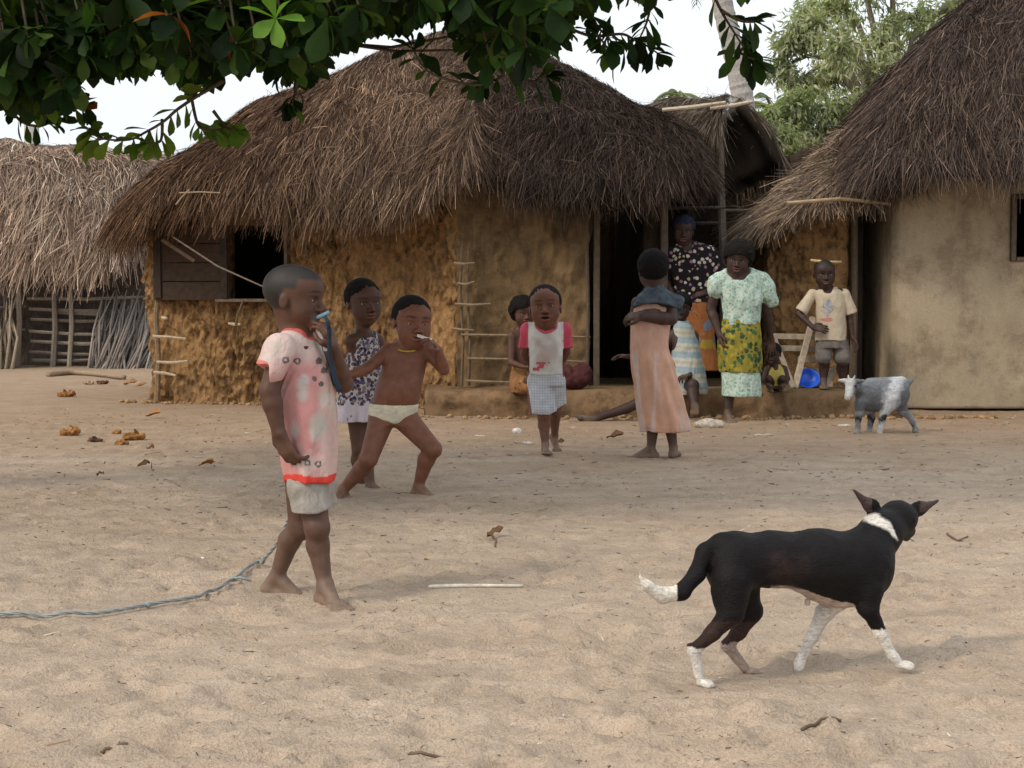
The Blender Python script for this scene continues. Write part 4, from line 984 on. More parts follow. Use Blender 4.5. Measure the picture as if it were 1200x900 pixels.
        for it in s.paint:
            if it[0] == 'foot':
                a, b_ = it[1], it[2]; ab = b_-a; t_ = np.clip((V-a)@ab/(ab@ab), 0, 1); d = np.linalg.norm(V-a-t_[:, None]*ab, axis=1); m = np.clip(1.3-d/it[3], 0, 1)[:, None]*.55
                C = C*(1-m)+np.array((.26, .185, .13))*m
            if it[0] == 'palm':
                d = V-it[1]; m = np.clip(1.2-np.linalg.norm(d, axis=1)/it[3], 0, 1)*.35*(np.linalg.norm(V-s.hc, axis=1) > .62*s.hh); C = C*(1-m[:, None])+np.array((.30, .18, .12))*m[:, None]
            if it[0] == 'dust':
                m = np.clip((it[1]-V[:, 2])/it[2], 0, 1)[:, None]*it[3]; C = C*(1-m)+np.array((.27, .195, .145))*m
        return C
    scalp = None
    def scalpmask(s, q):
        hl = .30-.0*q[:, 2]; e = q[:, 2]*1.0-q[:, 1]*.55
        m = np.clip((e-.08)/.05, 0, 1)*np.clip((.33+.02-q[:, 1])/.03+q[:, 2]*0, 0, 1)
        side = np.clip((-.02-q[:, 1])/.06, 0, 1)*np.clip((q[:, 2]+.20)/.06, 0, 1); top = np.clip((q[:, 2]-.27)/.04, 0, 1)
        return np.clip(np.maximum(np.maximum(side, top), np.clip((q[:, 2]-.12)/.05, 0, 1)*np.clip((.17-q[:, 1])/.05, 0, 1)), 0, 1)
    def body(s, S, smooth=1, colf=None):
        V, F = S.mesh(smooth); C = s.colors(V)
        if colf is not None: C = colf(V, C)
        me = mesh_from(s.name, V-s.root, F, C); s.o = obj(s.name, me, M_SKIN); s.o.location = tuple(s.root); tag(s.o, s.label, s.cat, s.group); return s.o
    def child(s, name, S, m, colf=None, smooth=1, label=None):
        V, F = S.mesh(smooth); C = np.ones((len(V), 3)) if colf is None else colf(V)
        o = part(name, V, F, m, s.o, C); 
        if label: o['label'] = label
        return o
    def eyes(s, look=(0, 0), open_=1.0):
        for q in (-1, 1):
            c = s.T(.145*q, .300, -.012); V, F = sphere((0, 0, 0), (.062*s.hh, .052*s.hh, .036*s.hh*open_), np.eye(3), 20, 20)
            # poles along the gaze so the iris is round
            n = V/np.array([.062, .052, .036*open_])/s.hh; d = np.hypot((n[:, 0]*.062-look[0]*.02)/.062, (n[:, 2]*.036*open_-look[1]*.01)/.062)
            C = np.where((d[:, None] < .42) & (n[:, 1:2] > 0), np.array((.008, .005, .004)), np.array((.40, .35, .31)))
            part('eye', c+V@s.hf, F, M_EYE, s.o, C)
    def hair(s, inf=.02, hl=.12, nape=-.22, col=(.012, .010, .010), amp=.004, front=.30, sc=.012, back=0., k=.004, up=0.):
        "cap of hair over the cranium, open at the face; distances in head heights"
        h, T, fr = s.hh, s.T, s.hf; S = SDF(s.hc-h*(.75+inf), s.hc+h*(.8+inf), min(s.vox, .005))
        S.ell(T(0, -.08-back, .14+up), np.array((.35+inf, .43+inf+back, .365+inf+up))*h, fr, .005); S.ell(T(0, .15, .20), np.array((.285+inf, .22+inf*.6, .21+inf))*h, fr, .02*h)
        C = SDF(S.lo, S.lo+(S.n-1)*S.vox, S.vox)
        # face opening
        q = [(S.ax[0][:, None, None]-s.hc[0])*fr[i, 0]+(S.ax[1][None, :, None]-s.hc[1])*fr[i, 1]+(S.ax[2][None, None, :]-s.hc[2])*fr[i, 2] for i in range(3)]
        q = [a/h for a in q]
        f1 = (hl+.10-.9*np.abs(q[0])**2-q[2])      # >0 below the hairline
        f2 = q[1]-(.02+.12*np.clip((q[2]+.0)/.2, 0, 1))   # >0 in front of the temples
        cut = np.minimum(f1, f2)*h; S.D = np.maximum(S.D, cut.astype(np.float32)); S.D = np.maximum(S.D, ((nape-q[2])*h).astype(np.float32))
        S.wob(amp, sc, 3); return s.child('hair', S, M_HAIR, lambda V: np.tile(np.array(col), (len(V), 1)))
def ring_col(V, c, base, col, rad): 
    m = (np.linalg.norm(V-c, axis=1) < rad)[:, None]; return np.where(m, col, base)

# ================================================================== 1 boy in the pink shirt
f = Fig('barefoot boy in a dirty long pink T-shirt walking in the foreground, biting a blue strap', 350, 5.44, 0, SK*1.02, .0046); J = f.J; b = 1.28
f.scalp = (.020, .015, .013)
S = f.begin((296, 300, -.3), (414, 716, .3))
hipn, hipf = J(362, 548, -.055), J(352, 548, .055)
kn, an = J(371, 618, -.09), J(381, 686, -.09); kf, af = J(352, 616, .07), J(324, 677, .12)
f.leg(S, hipn, kn, an, [.45, -.85, -.0], b*.94, th=(.052, .036), cf=(.033, .021)); f.leg(S, hipf, kf, af, [.85, -.35, -.12], b*.94, th=(.05, .036), cf=(.033, .021))
f.rings(S, [(555, 340, 384, .10), (520, 338, 384, .10), (480, 334, 384, .10), (440, 330, 380, .10), (405, 328, 374, .09), (395, 334, 366, .06)], k=.03)
shn, shf = J(330, 412, -.12), J(370, 408, .12)
S.cone(J(350, 400, 0), shn, .05, .046, .03); S.cone(J(350, 400, 0), shf, .05, .044, .03)
eln, wrn = J(316, 458, -.16), J(327, 508, -.17); f.arm(S, shn, eln, wrn, b)
f.hand(S, wrn, J(338, 534, -.15)-wrn, np.array([.7, .7, -.2]), b*.95, .55, -1, .10)
elf, wrf = J(403, 450, .03), J(390, 406, -.05); f.arm(S, shf, elf, wrf, b*.92)
f.hand(S, wrf, J(383, 384, -.07)-wrf, np.array([-.75, .5, 0]), b*.72, .8, 1, .05, .7)
fr = f.headframe(76, 4, -2); f.head(S, J(346, 349, -.0), f.px(80), fr, 1, J(347, 402, 0), .044, .9)
f.paint.append(('dust', .42, .5, .35))
f.body(S, 1); f.eyes((0, -.3), .62)
# shirt
S = f.begin((296, 384, -.3), (414, 575, .3))
f.rings(S, [(561, 336, 396, .135, 0, .03), (556, 336, 396, .135, 0, .03), (530, 331, 395, .13, 0, .022), (500, 325, 394, .125, 0, .015), (470, 322, 391, .12, 0, .01), (440, 321, 387, .118, 0, .005), (412, 321, 378, .11), (399, 326, 370, .09), (392, 334, 362, .07)], 0, .02, 2.2, 7, 1.2)
S.cone(J(348, 402, 0), J(330, 411, -.12), .06, .058, .03); S.cone(J(330, 411, -.125), J(317, 434, -.15), .058, .056, .02)
S.cone(J(348, 402, 0), J(370, 407, .12), .055, .052, .03); S.cone(J(370, 407, .12), J(381, 426, .10), .052, .05, .02)
S.cone(J(347, 399, 0), f.T(0, -.08, -.3), .052, .044, .01, 'sub')
S.half(J(314, 433.5, -.15), J(317, 434, -.15)-J(330, 411, -.125)+np.array([0, 0, 0])) if False else None
# cuff cut for the near sleeve
q = J(316, 432, -.15); dd = nrm(J(317, 434, -.15)-J(331, 406, -.12)); X, Y_, Z = S.ax[0][:, None, None], S.ax[1][None, :, None], S.ax[2][None, None, :]
side = ((X-q[0])*dd[0]+(Y_-q[1])*dd[1]+(Z-q[2])*dd[2]); near = (X < J(333, 430, 0)[0]) & (Z < J(0, 425, 0)[2]) & (Z > J(0, 470, 0)[2]) & (Y_ < f.Y0-.0)
msk = (side > 0) & near & (X < J(324.5, 430)[0]); S.D[msk] = np.maximum(S.D[msk], .02)
S.wob(.014, .055, 4, .38)
zc_, zh = J(0, 397)[2], J(0, 553)[2]; neckc = J(347, 399, 0)
def shirtcol(V):
    C = np.tile(np.array((.52, .25, .235)), (len(V), 1)); x = (V[:, 0]-J(345, 400)[0]); z = V[:, 2]
    n1 = fbm(V[:, 0]/.09, V[:, 1]/.09, V[:, 2]/.09, 61, 3); n2 = fbm(V[:, 0]/.045, V[:, 1]/.045, V[:, 2]/.05, 62, 2)
    top = np.clip((z-J(0, 452)[2])/.10+n1*1.2, 0, 1)[:, None]*.75; C = C*(1-top)+np.array((.60, .50, .46))*top
    frt = np.clip(((V[:, 0]-J(372, 470)[0])/.03+n1), 0, 1)[:, None]*.55; C = C*(1-frt)+np.array((.60, .50, .44))*frt
    m = np.clip((n1-.20)*6, 0, 1)[:, None]*.55; C = C*(1-m)+np.array((.50, .47, .42))*m
    m = np.clip((n2-.42)*7, 0, 1)[:, None]*.35; C = C*(1-m)+np.array((.30, .25, .20))*m
    # faded printed patches
    for (u, v, ru, rv, c) in ((356, 456, 8, 12, (.46, .47, .43)), (372, 500, 9, 14, (.45, .46, .40)), (346, 505, 6, 10, (.48, .42, .38)), (362, 536, 12, 6, (.50, .45, .40)), (318, 420, 5, 9, (.58, .52, .48))):
        p = J(u, v, -.1); e = ((V[:, 0]-p[0])/f.px(ru))**2+((z-p[2])/f.px(rv))**2+1.3*n2+.6*n1; m = np.clip(1.2-e*.8, 0, 1)[:, None]*.75*(V[:, 1:2] < f.Y0); C = C*(1-m)+np.array(c)*m
    for (u, v) in ((338.5, 421), (349, 423), (362, 541), (374, 543)):
        p = J(u, v, -.1); d = np.hypot(V[:, 0]-p[0], z-p[2]); m = ((d < .0115) & (d > .0055)) & (V[:, 1] < f.Y0); C[m] = (.12, .12, .12)
    for (u, v, ru, rv) in ((372, 424, 3, 4), (377, 436, 4, 5), (369, 444, 3, 4), (381, 428, 2, 4), (376, 450, 3, 3)):
        p = J(u, v, -.1); e = ((V[:, 0]-p[0])/f.px(ru))**2+((z-p[2])/f.px(rv))**2+1.6*n2+.5*n1; m = (e < .7) & (V[:, 1] < f.Y0); C[m] = (.13, .11, .10)
    hem = (z < zh+.004*np.sin(V[:, 0]*40)); C[hem] = (.62, .06, .045)
    dn = np.linalg.norm((V-neckc)*np.array([1, 1, .8]), axis=1); m = (dn < .082) & (z > neckc[2]-.035); C[m] = (.55, .12, .09)
    m = (np.abs(side_at(V)) < .007) & (V[:, 0] < J(325, 430)[0]); C[m] = (.62, .2, .17)
    return C
def side_at(V): return (V-q)@dd
M_CLOTH = cloth('worn_cotton'); f.child('shirt', S, M_CLOTH, shirtcol)
# shorts
S = f.begin((326, 530, -.3), (414, 612, .3))
S.cone(J(359, 560, -.04), J(366, 602, -.085), .066, .072, .015); S.cone(J(366, 560, .04), J(381, 600, .03), .062, .052, .012)
S.cone(J(368, 602, -.085), J(368, 620, -.085), .085, .085, .002, 'sub') if False else None
S.ell(J(364, 568, -.01), (.085, .12, .07), None, .02); zb = J(0, 596)[2]; S.D = np.maximum(S.D, (S.ax[2][None, None, :]-J(0, 558)[2]).astype(np.float32)); Z = S.ax[2][None, None, :]; X = S.ax[0][:, None, None]
S.D = np.maximum(S.D, (zb+np.clip((X-J(374, 0)[0])*.35, 0, .05)-Z).astype(np.float32)); S.wob(.005, .05, 8)
def shc(V):
    n1 = fbm(V[:, 0]/.05, V[:, 1]/.05, V[:, 2]/.05, 64, 3)[:, None]; m = np.clip((n1-.1)*5, 0, 1)*.6; C = np.array((.33, .30, .265))*(1+.35*n1); return C*(1-m)+np.array((.22, .20, .17))*m
f.child('shorts', S, M_CLOTH, shc)
boy = f
# blue strap in his hand and the rope trailing from him
mb = MB(); W3 = pt_on([J(381, 371, -.12), J(384, 378, -.13), J(386, 392, -.11), J(386, 410, -.09), J(389, 428, -.07), J(393, 445, -.06), J(398, 458, -.05)], 28)
mb.tube(W3, np.array([.006]*4+[.008]*6+list(np.linspace(.007, .011, 18))), 8, (.028, .042, .062), .12); mb.tube(pt_on([J(373, 372, -.07), J(380, 369, -.11), J(386, 366, -.11)], 8), .008, 8, (.13, .24, .30), .1)
M_STRAP = cloth('woven_strap'); mb.solo('blue_strap', M_STRAP, 'twisted blue cloth strap held in the pink-shirted boy\'s raised hand', 'strap')
mb = MB()
rp = [J(356, 556, .14), J(347, 584, .16), J(341, 600, .18), J(335, 616, .22), J(325, 636, .36), J(312, 652, .52)]
gpts = [(300, 663, .014), (268, 684, .014), (232, 698, .012), (195, 706, .012), (156, 713, .012), (115, 720, .012), (70, 724, .012), (20, 726, .012), (-40, 728, .012), (-120, 735, .012)]
for (u, v, z) in gpts:
    p = GP(u, v, max(z, .0)); 
    if z < .03: p[2] = gz(p[0], p[1])+.010
    rp.append(p)
W3 = pt_on(rp, 260)
for i_ in range(260):
    if W3[i_, 2] < .05 or W3[i_, 2] < gz(W3[i_, 0], W3[i_, 1])+.014: W3[i_, 2] = max(gz(W3[i_, 0], W3[i_, 1])+.014, W3[i_, 2] if W3[i_, 2] > .05 else -1)
for _ in range(8): W3[1:-1, 2] = np.maximum(W3[1:-1, 2], .5*(W3[:-2, 2]+W3[2:, 2]))
for s0 in (0, math.pi*2/3, math.pi*4/3):   # laid rope: three strands
    th = np.linspace(0, 90, 260)+s0; T_ = np.gradient(W3, axis=0); T_ /= np.linalg.norm(T_, axis=1, keepdims=True); A_ = np.cross(T_, [0, 0, 1]); A_ /= np.linalg.norm(A_, axis=1, keepdims=True)+1e-9; B_ = np.cross(T_, A_)
    mb.tube(W3+.0038*(np.cos(th)[:, None]*A_+np.sin(th)[:, None]*B_), .0034, 6, (.32, .34, .33))
for (i) in (26, 118, 165):
    V, F = sphere(W3[i], (.012, .011, .011), np.eye(3)); mb.add(V, F, (.27, .33, .34))
mb.tube([W3[118], W3[118]+A3(.03, -.03, .012), W3[118]+A3(.07, -.035, .0)], .005, 5, (.3, .35, .35))
mb.solo('rope', M_STRAP, 'grey-blue rope trailing over the sand from behind the pink-shirted boy', 'rope')

# ================================================================== 2 toddler in white underpants
f = Fig('bare-chested toddler in cream underpants striding with arms spread, fingers at mouth', 462, 8.3, 0, SKR, .0055); J = f.J; b = 1.12
S = f.begin((384, 340, -.35), (532, 596, .35))
hl_, hr_ = J(448, 490, 0.), J(474, 490, 0)
f.leg(S, hl_, J(432, 538, -.10), J(402, 574, .0), [-.35, -.9, .0], b*1.02, th=(.062, .043)); f.leg(S, hr_, J(507, 526, -.06), J(490, 570, .02), [.75, -.65, 0], b*1.02, th=(.062, .043))
f.rings(S, [(497, 436, 483, .075, 0), (484, 434, 486, .085, 0), (468, 437, 492, .098, -.02), (450, 441, 495, .10, -.025), (432, 447, 499, .088, -.01), (415, 450, 501, .075), (405, 460, 494, .06)], 0, .03)
sl_, sr_ = J(454, 412, -.01), J(501, 411, .0)
S.cone(J(477, 408, 0), sl_, .045, .040, .03); S.cone(J(477, 408, 0), sr_, .045, .040, .03)
el, wr = J(430, 432, -.10), J(405, 442, -.16); f.arm(S, sl_, el, wr, b); f.hand(S, wr, J(392, 447, -.16)-wr, np.array([0, -.4, -1]), b*.82, .3, -1, .15)
el, wr = J(520, 433, -.05), J(513, 409, -.12); f.arm(S, sr_, el, wr, b); f.hand(S, wr, J(505, 397, -.17)-wr, np.array([-.8, -.1, -.3]), b*.8, .6, 1, .1, .5)
fr = f.headframe(22, 2, 4); f.head(S, J(483, 378, -.02), f.px(61), fr, 1, J(479, 406, 0), .042, .1, 1.03)
f.body(S, 1); f.eyes((0, 0), .8); f.hair(.028, .12, -.12, (.014, .011, .010), .002)
S = f.begin((425, 462, -.2), (505, 510, .2))
f.rings(S, [(500, 452, 474, .05, 0), (494, 440, 480, .083, 0), (486, 432, 488, .093, 0), (476, 432, 490, .098, -.008), (473, 433, 491, .100, -.008)], .0, .01)
S.cone(hl_+A3(-.0, 0, 0), J(432, 520, -.08), .0, .0, .001); 
for (h_, s_) in ((J(446, 507, -.04), 1), (J(487, 506, -.03), -1)): S.ell(h_, (.095, .16, .072), None, .006, 'sub')
f.child('underpants', S, M_CLOTH, lambda V: np.tile(np.array((.62, .58, .45)), (len(V), 1))*(1-.25*(fbm(V[:, 0]/.02, V[:, 1]/.05, V[:, 2]/.01, 2, 2)[:, None])))
mb = MB(); n_ = 30; a_ = np.linspace(0, 2*np.pi, n_); c_ = J(479, 404, -.005); mb.tube(np.stack([c_[0]+.070*np.cos(a_), c_[1]-.006+.072*np.sin(a_), c_[2]-.004+.03*np.sin(a_)], 1), .0045, 6, (.45, .33, .05)); mb.part('necklace', M_STRAP, f.o, True)
mb = MB(); mb.tube([J(489, 393, -.155), J(500, 397, -.16), J(506, 398, -.16)], [.008, .009, .007], 7, (.75, .72, .66)); mb.solo('peeled_stick', M_STICK, 'short whitish chewing stick at the bare-chested toddler\'s mouth', 'stick')

# ================================================================== 3 girl in floral dress
f = Fig('girl in sleeveless white and purple floral dress standing behind the toddler, hands behind her', 430, 8.72, 0, SK*1.05, .0055); J = f.J; b = 1.12
S = f.begin((390, 320, -.25), (462, 590, .25))
f.leg(S, J(417, 478, .0), J(421, 525, 0), J(424, 570, .1), [.9, -.3, 0], b*.92); f.leg(S, J(432, 478, .0), J(430, 522, -.02), J(434, 569, -.03), [.9, -.4, 0], b*.95)
f.rings(S, [(480, 405, 440, .08), (440, 408, 441, .075), (410, 408, 444, .075), (396, 414, 440, .055)], 0, .02)
sl_, sr_ = J(412, 399, -.05), J(442, 398, .05); S.cone(J(427, 395, 0), sl_, .04, .036, .03); S.cone(J(427, 395, 0), sr_, .04, .034, .03)
f.arm(S, sl_, J(419, 438, .02), J(438, 452, .10), b*.95); f.arm(S, sr_, J(452, 428, .08), J(452, 455, .1), b*.9); f.hand(S, J(438, 452, .10), [.5, .3, -.6], [0, -1, 0], b*.8, .4, 1); f.hand(S, J(452, 455, .10), [0, 0, -1], [0, -1, 0], b*.8, .4, 1)
fr = f.headframe(28, 1, -2); f.head(S, J(426, 355, 0), f.px(55), fr, 1, J(424, 396, 0), .036, 0)
f.paint.append(('dust', .3, .3, .25)); f.body(S, 1); f.eyes((0, 0)); f.hair(.03, .14, -.12, (.013, .010, .009), .003)
def floral(cols, sc=26, base=(.62, .58, .55), thr=.5):
    def fn(t, a):
        v = t.voro(sc); n = t.noise(sc*1.7, 2, .6); m = t.ramp(t.math('ADD', v, t.math('MULTIPLY', n, .5)), [(thr-.02, 1.0), (thr+.02, 0.0)])
        cc = t.n('ShaderNodeTexVoronoi'); cc.inputs['Scale'].default_value = sc; t.l(t.tc.outputs['Object'], cc.inputs['Vector'])
        sp = t.n('ShaderNodeSeparateColor'); t.l(cc.outputs['Color'], sp.inputs[0]); k = len(cols)
        c = t.ramp(sp.outputs[0], [(i/k, c_) for i, c_ in enumerate(cols)], True)
        return t.mix(1.0, t.mix(m, base, c), a, 'MULTIPLY')
    return fn
M_FLORAL = cloth('purple_floral_cotton', floral([(.09, .06, .12), (.16, .10, .08), (.12, .10, .17), (.25, .2, .22), (.05, .04, .09)], 52, (.54, .50, .47), .84))
S = f.begin((385, 384, -.25), (462, 500, .25))
f.rings(S, [(474, 394, 449, .125, 0, .05), (460, 397, 450, .115, 0, .04), (440, 402, 449, .10, 0, .02), (420, 406, 447, .092), (405, 409, 444, .088), (395, 414, 440, .07)], 0, .012, 2.2, 8, .4)
S.cone(J(418, 392, -.03), J(420, 400, -.02), .018, .03, .015); S.cone(J(438, 391, .0), J(438, 400, .0), .018, .03, .015)
S.cone(J(424, 384, -.0), J(427, 396, -.02), .04, .045, .01, 'sub'); S.cone(J(404, 396, -.07), J(412, 412, -.10), .045, .038, .01, 'sub')
S.wob(.004, .05, 3); f.child('dress', S, M_FLORAL, lambda V: np.ones((len(V), 3)))
S = f.begin((385, 455, -.25), (462, 500, .25))
f.rings(S, [(493, 391, 448, .145, 0, .09), (485, 391, 449, .14, 0, .07), (474, 395, 449, .128, 0, .05), (466, 397, 449, .115, 0, .03)], .0, .01, 2.1, 9, .9); S.wob(.004, .05, 5)
def fl2(V):
    n = vnoise(V[:, 0]/.02, V[:, 1]/.02, V[:, 2]/.02, 4)[:, None]; z = V[:, 2:3]; m = (n > .72) & (z < J(0, 488)[2]+.03); return np.where(m, np.array((.1, .08, .14)), np.array((.68, .60, .66)))
f.child('flounce', S, M_CLOTH, fl2)
one = lambda c, v=.2, sc=.04: (lambda V: np.tile(np.array(c, float), (len(V), 1))*(1+v*fbm(V[:, 0]/sc, V[:, 1]/sc, V[:, 2]/sc, 12, 3)[:, None]))
# ================================================================== 4 boy in white tee with pink sleeves, striding at the camera
f = Fig('boy in dirty white T-shirt with pink sleeves and pale shorts striding towards the camera', 640, 10.65, 0, SKR*.85, .0055); J = f.J; b = 1.08
S = f.begin((600, 322, -.3), (682, 545, .35))
f.leg(S, J(631, 440, 0), J(637, 487, -.10), J(639, 521, -.10), [.05, -1, .05], b*.95); f.leg(S, J(650, 440, 0), J(651, 482, .03), J(650, 510, .24), [.3, -.75, -.75], b*.92)
f.rings(S, [(445, 621, 660, .075), (420, 621, 659, .085), (395, 621, 660, .085), (384, 627, 655, .07)], 0, .02)
sl_, sr_ = J(619, 387, .01), J(662, 387, .01); S.cone(J(640, 384, 0), sl_, .045, .04, .03); S.cone(J(640, 384, 0), sr_, .045, .04, .03)
f.arm(S, sl_, J(614, 415, .08), J(623, 430, .18), b*.9); f.arm(S, sr_, J(664, 413, .08), J(656, 430, .18), b*.9)
f.hand(S, J(623, 430, .18), [.6, 0, -.5], [0, -1, 0], b*.8, .5, 1); f.hand(S, J(656, 430, .18), [-.6, 0, -.5], [0, -1, 0], b*.8, .5, -1)
fr = f.headframe(-4, -6, -3); f.head(S, J(639, 360, -.01), f.px(52), fr, 1, J(640, 386, 0), .037, .35, 1.0); f.paint.append(('dust', .35, .4, .3))
f.body(S); f.eyes((0, 0), .8); f.hair(.024, .07, -.1, (.014, .011, .010), .002)
S = f.begin((600, 370, -.3), (682, 450, .3))
f.rings(S, [(438, 617, 660, .105, 0, .02), (425, 616, 661, .105, 0, .01), (405, 617, 661, .10), (388, 618, 662, .085), (380, 626, 655, .06)], 0, .015)
for a_, e_, q_ in ((sl_, J(615, 410, .06), (-1)), (sr_, J(664, 409, .06), 1)): S.cone(J(640, 384, 0), a_, .055, .05, .02); S.cone(a_, e_, .052, .05, .012)
S.cone(J(640, 376, -.02), J(640, 386, -.03), .048, .046, .01, 'sub'); S.D = np.maximum(S.D, np.where(np.abs(S.ax[0][:, None, None]-J(640, 0)[0]) > .115, J(0, 408)[2]-S.ax[2][None, None, :], -1).astype(np.float32)); S.wob(.012, .06, 6, .6)
def tc(V):
    n1 = fbm(V[:, 0]/.06, V[:, 1]/.06, V[:, 2]/.06, 71, 3)[:, None]; C = np.tile(np.array((.62, .60, .56)), (len(V), 1))
    m = np.clip(1.5-np.hypot((V[:, 0]-J(638, 0)[0])/.10, (V[:, 2]-J(0, 412)[2])/.13)[:, None]*1.3+n1*.8, 0, 1)*.75; C = C*(1-m)+np.array((.40, .31, .27))*m
    m = (np.abs(V[:, 0]-J(640, 0)[0]) > .122); C[m] = (.58, .09, .14)
    d = np.linalg.norm((V-J(640, 380, -.03))*np.array([1, .9, 1]), axis=1); C[(d < .082) & (V[:, 2] > J(0, 391)[2])] = (.58, .10, .15)
    m = (n1[:, 0] > .15) & (V[:, 2] < J(0, 424)[2]) & (V[:, 2] > J(0, 434)[2]) & (V[:, 0] < J(645, 0)[0]); C[m] = (.45, .10, .12); return C
f.child('shirt', S, M_CLOTH, tc)
S = f.begin((610, 425, -.3), (672, 495, .3))
f.rings(S, [(452, 620, 661, .10), (440, 620, 660, .098), (434, 622, 659, .09)], 0, .01); S.cone(J(632, 448, 0), J(638, 482, -.09), .085, .085, .02); S.cone(J(650, 448, .02), J(653, 476, .05), .078, .066, .015)
S.D = np.maximum(S.D, (J(0, 484)[2]-S.ax[2][None, None, :]+.06*np.clip((S.ax[0][:, None, None]-J(645, 0)[0])/.1, 0, 1)).astype(np.float32)); S.wob(.005, .04, 6)
def plaid(t, a):
    w1 = t.n('ShaderNodeTexWave'); w1.bands_direction = 'X'; w1.inputs['Scale'].default_value = 17; t.l(t.tc.outputs['Object'], w1.inputs[0]); w2 = t.n('ShaderNodeTexWave'); w2.bands_direction = 'Z'; w2.inputs['Scale'].default_value = 17; t.l(t.tc.outputs['Object'], w2.inputs[0])
    return t.mix(t.ramp(t.math('MAXIMUM', w1.outputs['Fac'], w2.outputs['Fac']), [(.72, 0.0), (.9, .6)]), a, (.27, .32, .42))
f.child('shorts', S, cloth('checked_cotton', plaid), one((.56, .56, .56)))

# ================================================================== 5 child sitting on the step behind him
f = Fig('bare-shouldered child in brown patterned cloth sitting behind the striding boy', 612, 14.38, PLZ, SK, .007); J = f.J; b = 1.1
S = f.begin((585, 335, -.35), (650, 478, .35))
f.rings(S, [(458, 600, 622, .09), (440, 601, 622, .09), (415, 599, 620, .085), (395, 598, 616, .075), (388, 601, 613, .06)], 0, .02)
sl_, sr_ = J(600, 394, -.06), J(616, 394, .05); S.cone(J(608, 390, 0), sl_, .04, .04, .03); S.cone(J(608, 390, 0), sr_, .04, .038, .03)
f.arm(S, sl_, J(599, 425, -.12), J(614, 430, -.26), b); f.hand(S, J(614, 430, -.26), [1, -.2, 0], [0, 0, -1], b*.85, .4, 1); f.arm(S, sr_, J(620, 420, -.05), J(622, 436, -.22), b); f.hand(S, J(622, 436, -.22), [.8, -.5, -.2], [0, 0, -1], b*.85, .4, -1)
for q_ in (-1, 1): f.leg(S, J(609, 455, .0), J(624, 447+3*q_, -.24+.05*q_), J(626+3*q_, 486, -.30+.05*q_), [.3, -.9, 0], b*.95)
fr = f.headframe(20, 4, 0); f.head(S, J(613, 367, -.03), f.px(34), fr, 1, J(608, 392, 0), .042, 0)
f.body(S); f.eyes(); f.hair(.12, .12, -.28, (.012, .010, .009), .012, sc=.03)
S = f.begin((590, 415, -.4), (650, 470, .3))
f.rings(S, [(459, 598, 625, .14), (448, 597, 624, .13), (435, 599, 622, .105), (428, 600, 621, .10)], 0, .02); S.cone(J(612, 450, -.05), J(623, 452, -.20), .10, .075, .03); S.wob(.006, .05, 5)
M_BROWNP = cloth('brown_patterned_wrap', floral([(.30, .15, .05), (.12, .05, .02), (.36, .24, .10), (.2, .08, .03)], 26, (.26, .13, .055), .55)); f.child('wrap_cloth', S, M_BROWNP, one((1, 1, 1)))

# ================================================================== 6 girl in long pink dress, back turned
f = Fig('girl with her back turned in long salmon pink dress and dark shawl', 770, 10.4, 0, SKD*1.35, .0055); J = f.J; b = 1.25
S = f.begin((728, 286, -.3), (818, 548, .3))
f.leg(S, J(762, 430, 0), J(763, 480, 0), J(763, 526, 0), [-.85, .25, 0], b*.92); f.leg(S, J(780, 430, 0), J(783, 480, 0), J(789, 524, .0), [.25, .9, 0], b*.92)
f.rings(S, [(430, 746, 787, .09), (400, 746, 782, .08), (370, 744, 786, .08), (352, 750, 784, .07), (346, 757, 776, .05)], 0, .02)
sl_, sr_ = J(747, 355, 0), J(787, 353, 0); S.cone(J(766, 349, 0), sl_, .045, .04, .03); S.cone(J(766, 349, 0), sr_, .045, .042, .03)
f.arm(S, sr_, J(787, 374, -.09), J(752, 371, -.145), b, ra=(.034, .032), rf=(.034, .024)); f.hand(S, J(752, 371, -.145), [-1, .2, .05], [0, .6, -.6], b*.9, .7, 1)
f.arm(S, sl_, J(742, 372, .0), J(757, 366, -.12), b*.9); f.hand(S, J(757, 366, -.11), [1, -.1, 0], [0, .6, -.6], b*.85, .5, -1)
fr = f.headframe(186, 2, 2); f.head(S, J(765, 317, 0), f.px(46), fr, 1, J(766, 352, 0), .04); f.scalp = (.02, .016, .014); f.paint.append(('dust', .3, .3, .3))
f.body(S); f.hair(.055, -.05, -.34, (.011, .010, .010), .005)
S = f.begin((724, 350, -.35), (822, 515, .35))
f.rings(S, [(504, 752, 809, .19, 0, .05), (500, 752, 809, .19, 0, .05), (480, 749, 804, .175, 0, .05), (450, 744, 796, .155, 0, .045), (425, 740, 790, .13, 0, .03), (411, 739, 785, .11, 0, .01), (400, 739, 784, .105), (375, 739, 787, .10), (362, 741, 789, .09), (357, 746, 786, .07)], 0, .01, 2.1, 8, .3)
S.wob(.014, .08, 7, .22)
def dc(V):
    th = np.arctan2(V[:, 1]-f.Y0, V[:, 0]-J(770, 0)[0]); z = V[:, 2]; C = np.tile(np.array((.66, .37, .25)), (len(V), 1))
    lo = np.clip((J(0, 408)[2]-z)/.04, 0, 1)[:, None]; n0 = fbm(th*2.6, z/.6, 0*z, 3, 2); fd = np.clip(n0*5-.4, 0, 1)[:, None]*lo; C = C*(1-.7*fd)+np.array((.66, .54, .48))*.7*fd
    up = 1-lo; n = fbm(V[:, 0]/.07, V[:, 1]/.07, z/.07, 5, 3)[:, None]; C = C*(1+.12*n); C = C*(1-up*.3)+np.array((.60, .40, .34))*.3*up
    hem = z < J(0, 499)[2]; C[hem] = C[hem]*.92; return C*np.array((.9, .92, .95))
f.child('dress', S, M_CLOTH, dc)
S = f.begin((728, 326, -.3), (812, 385, .3))
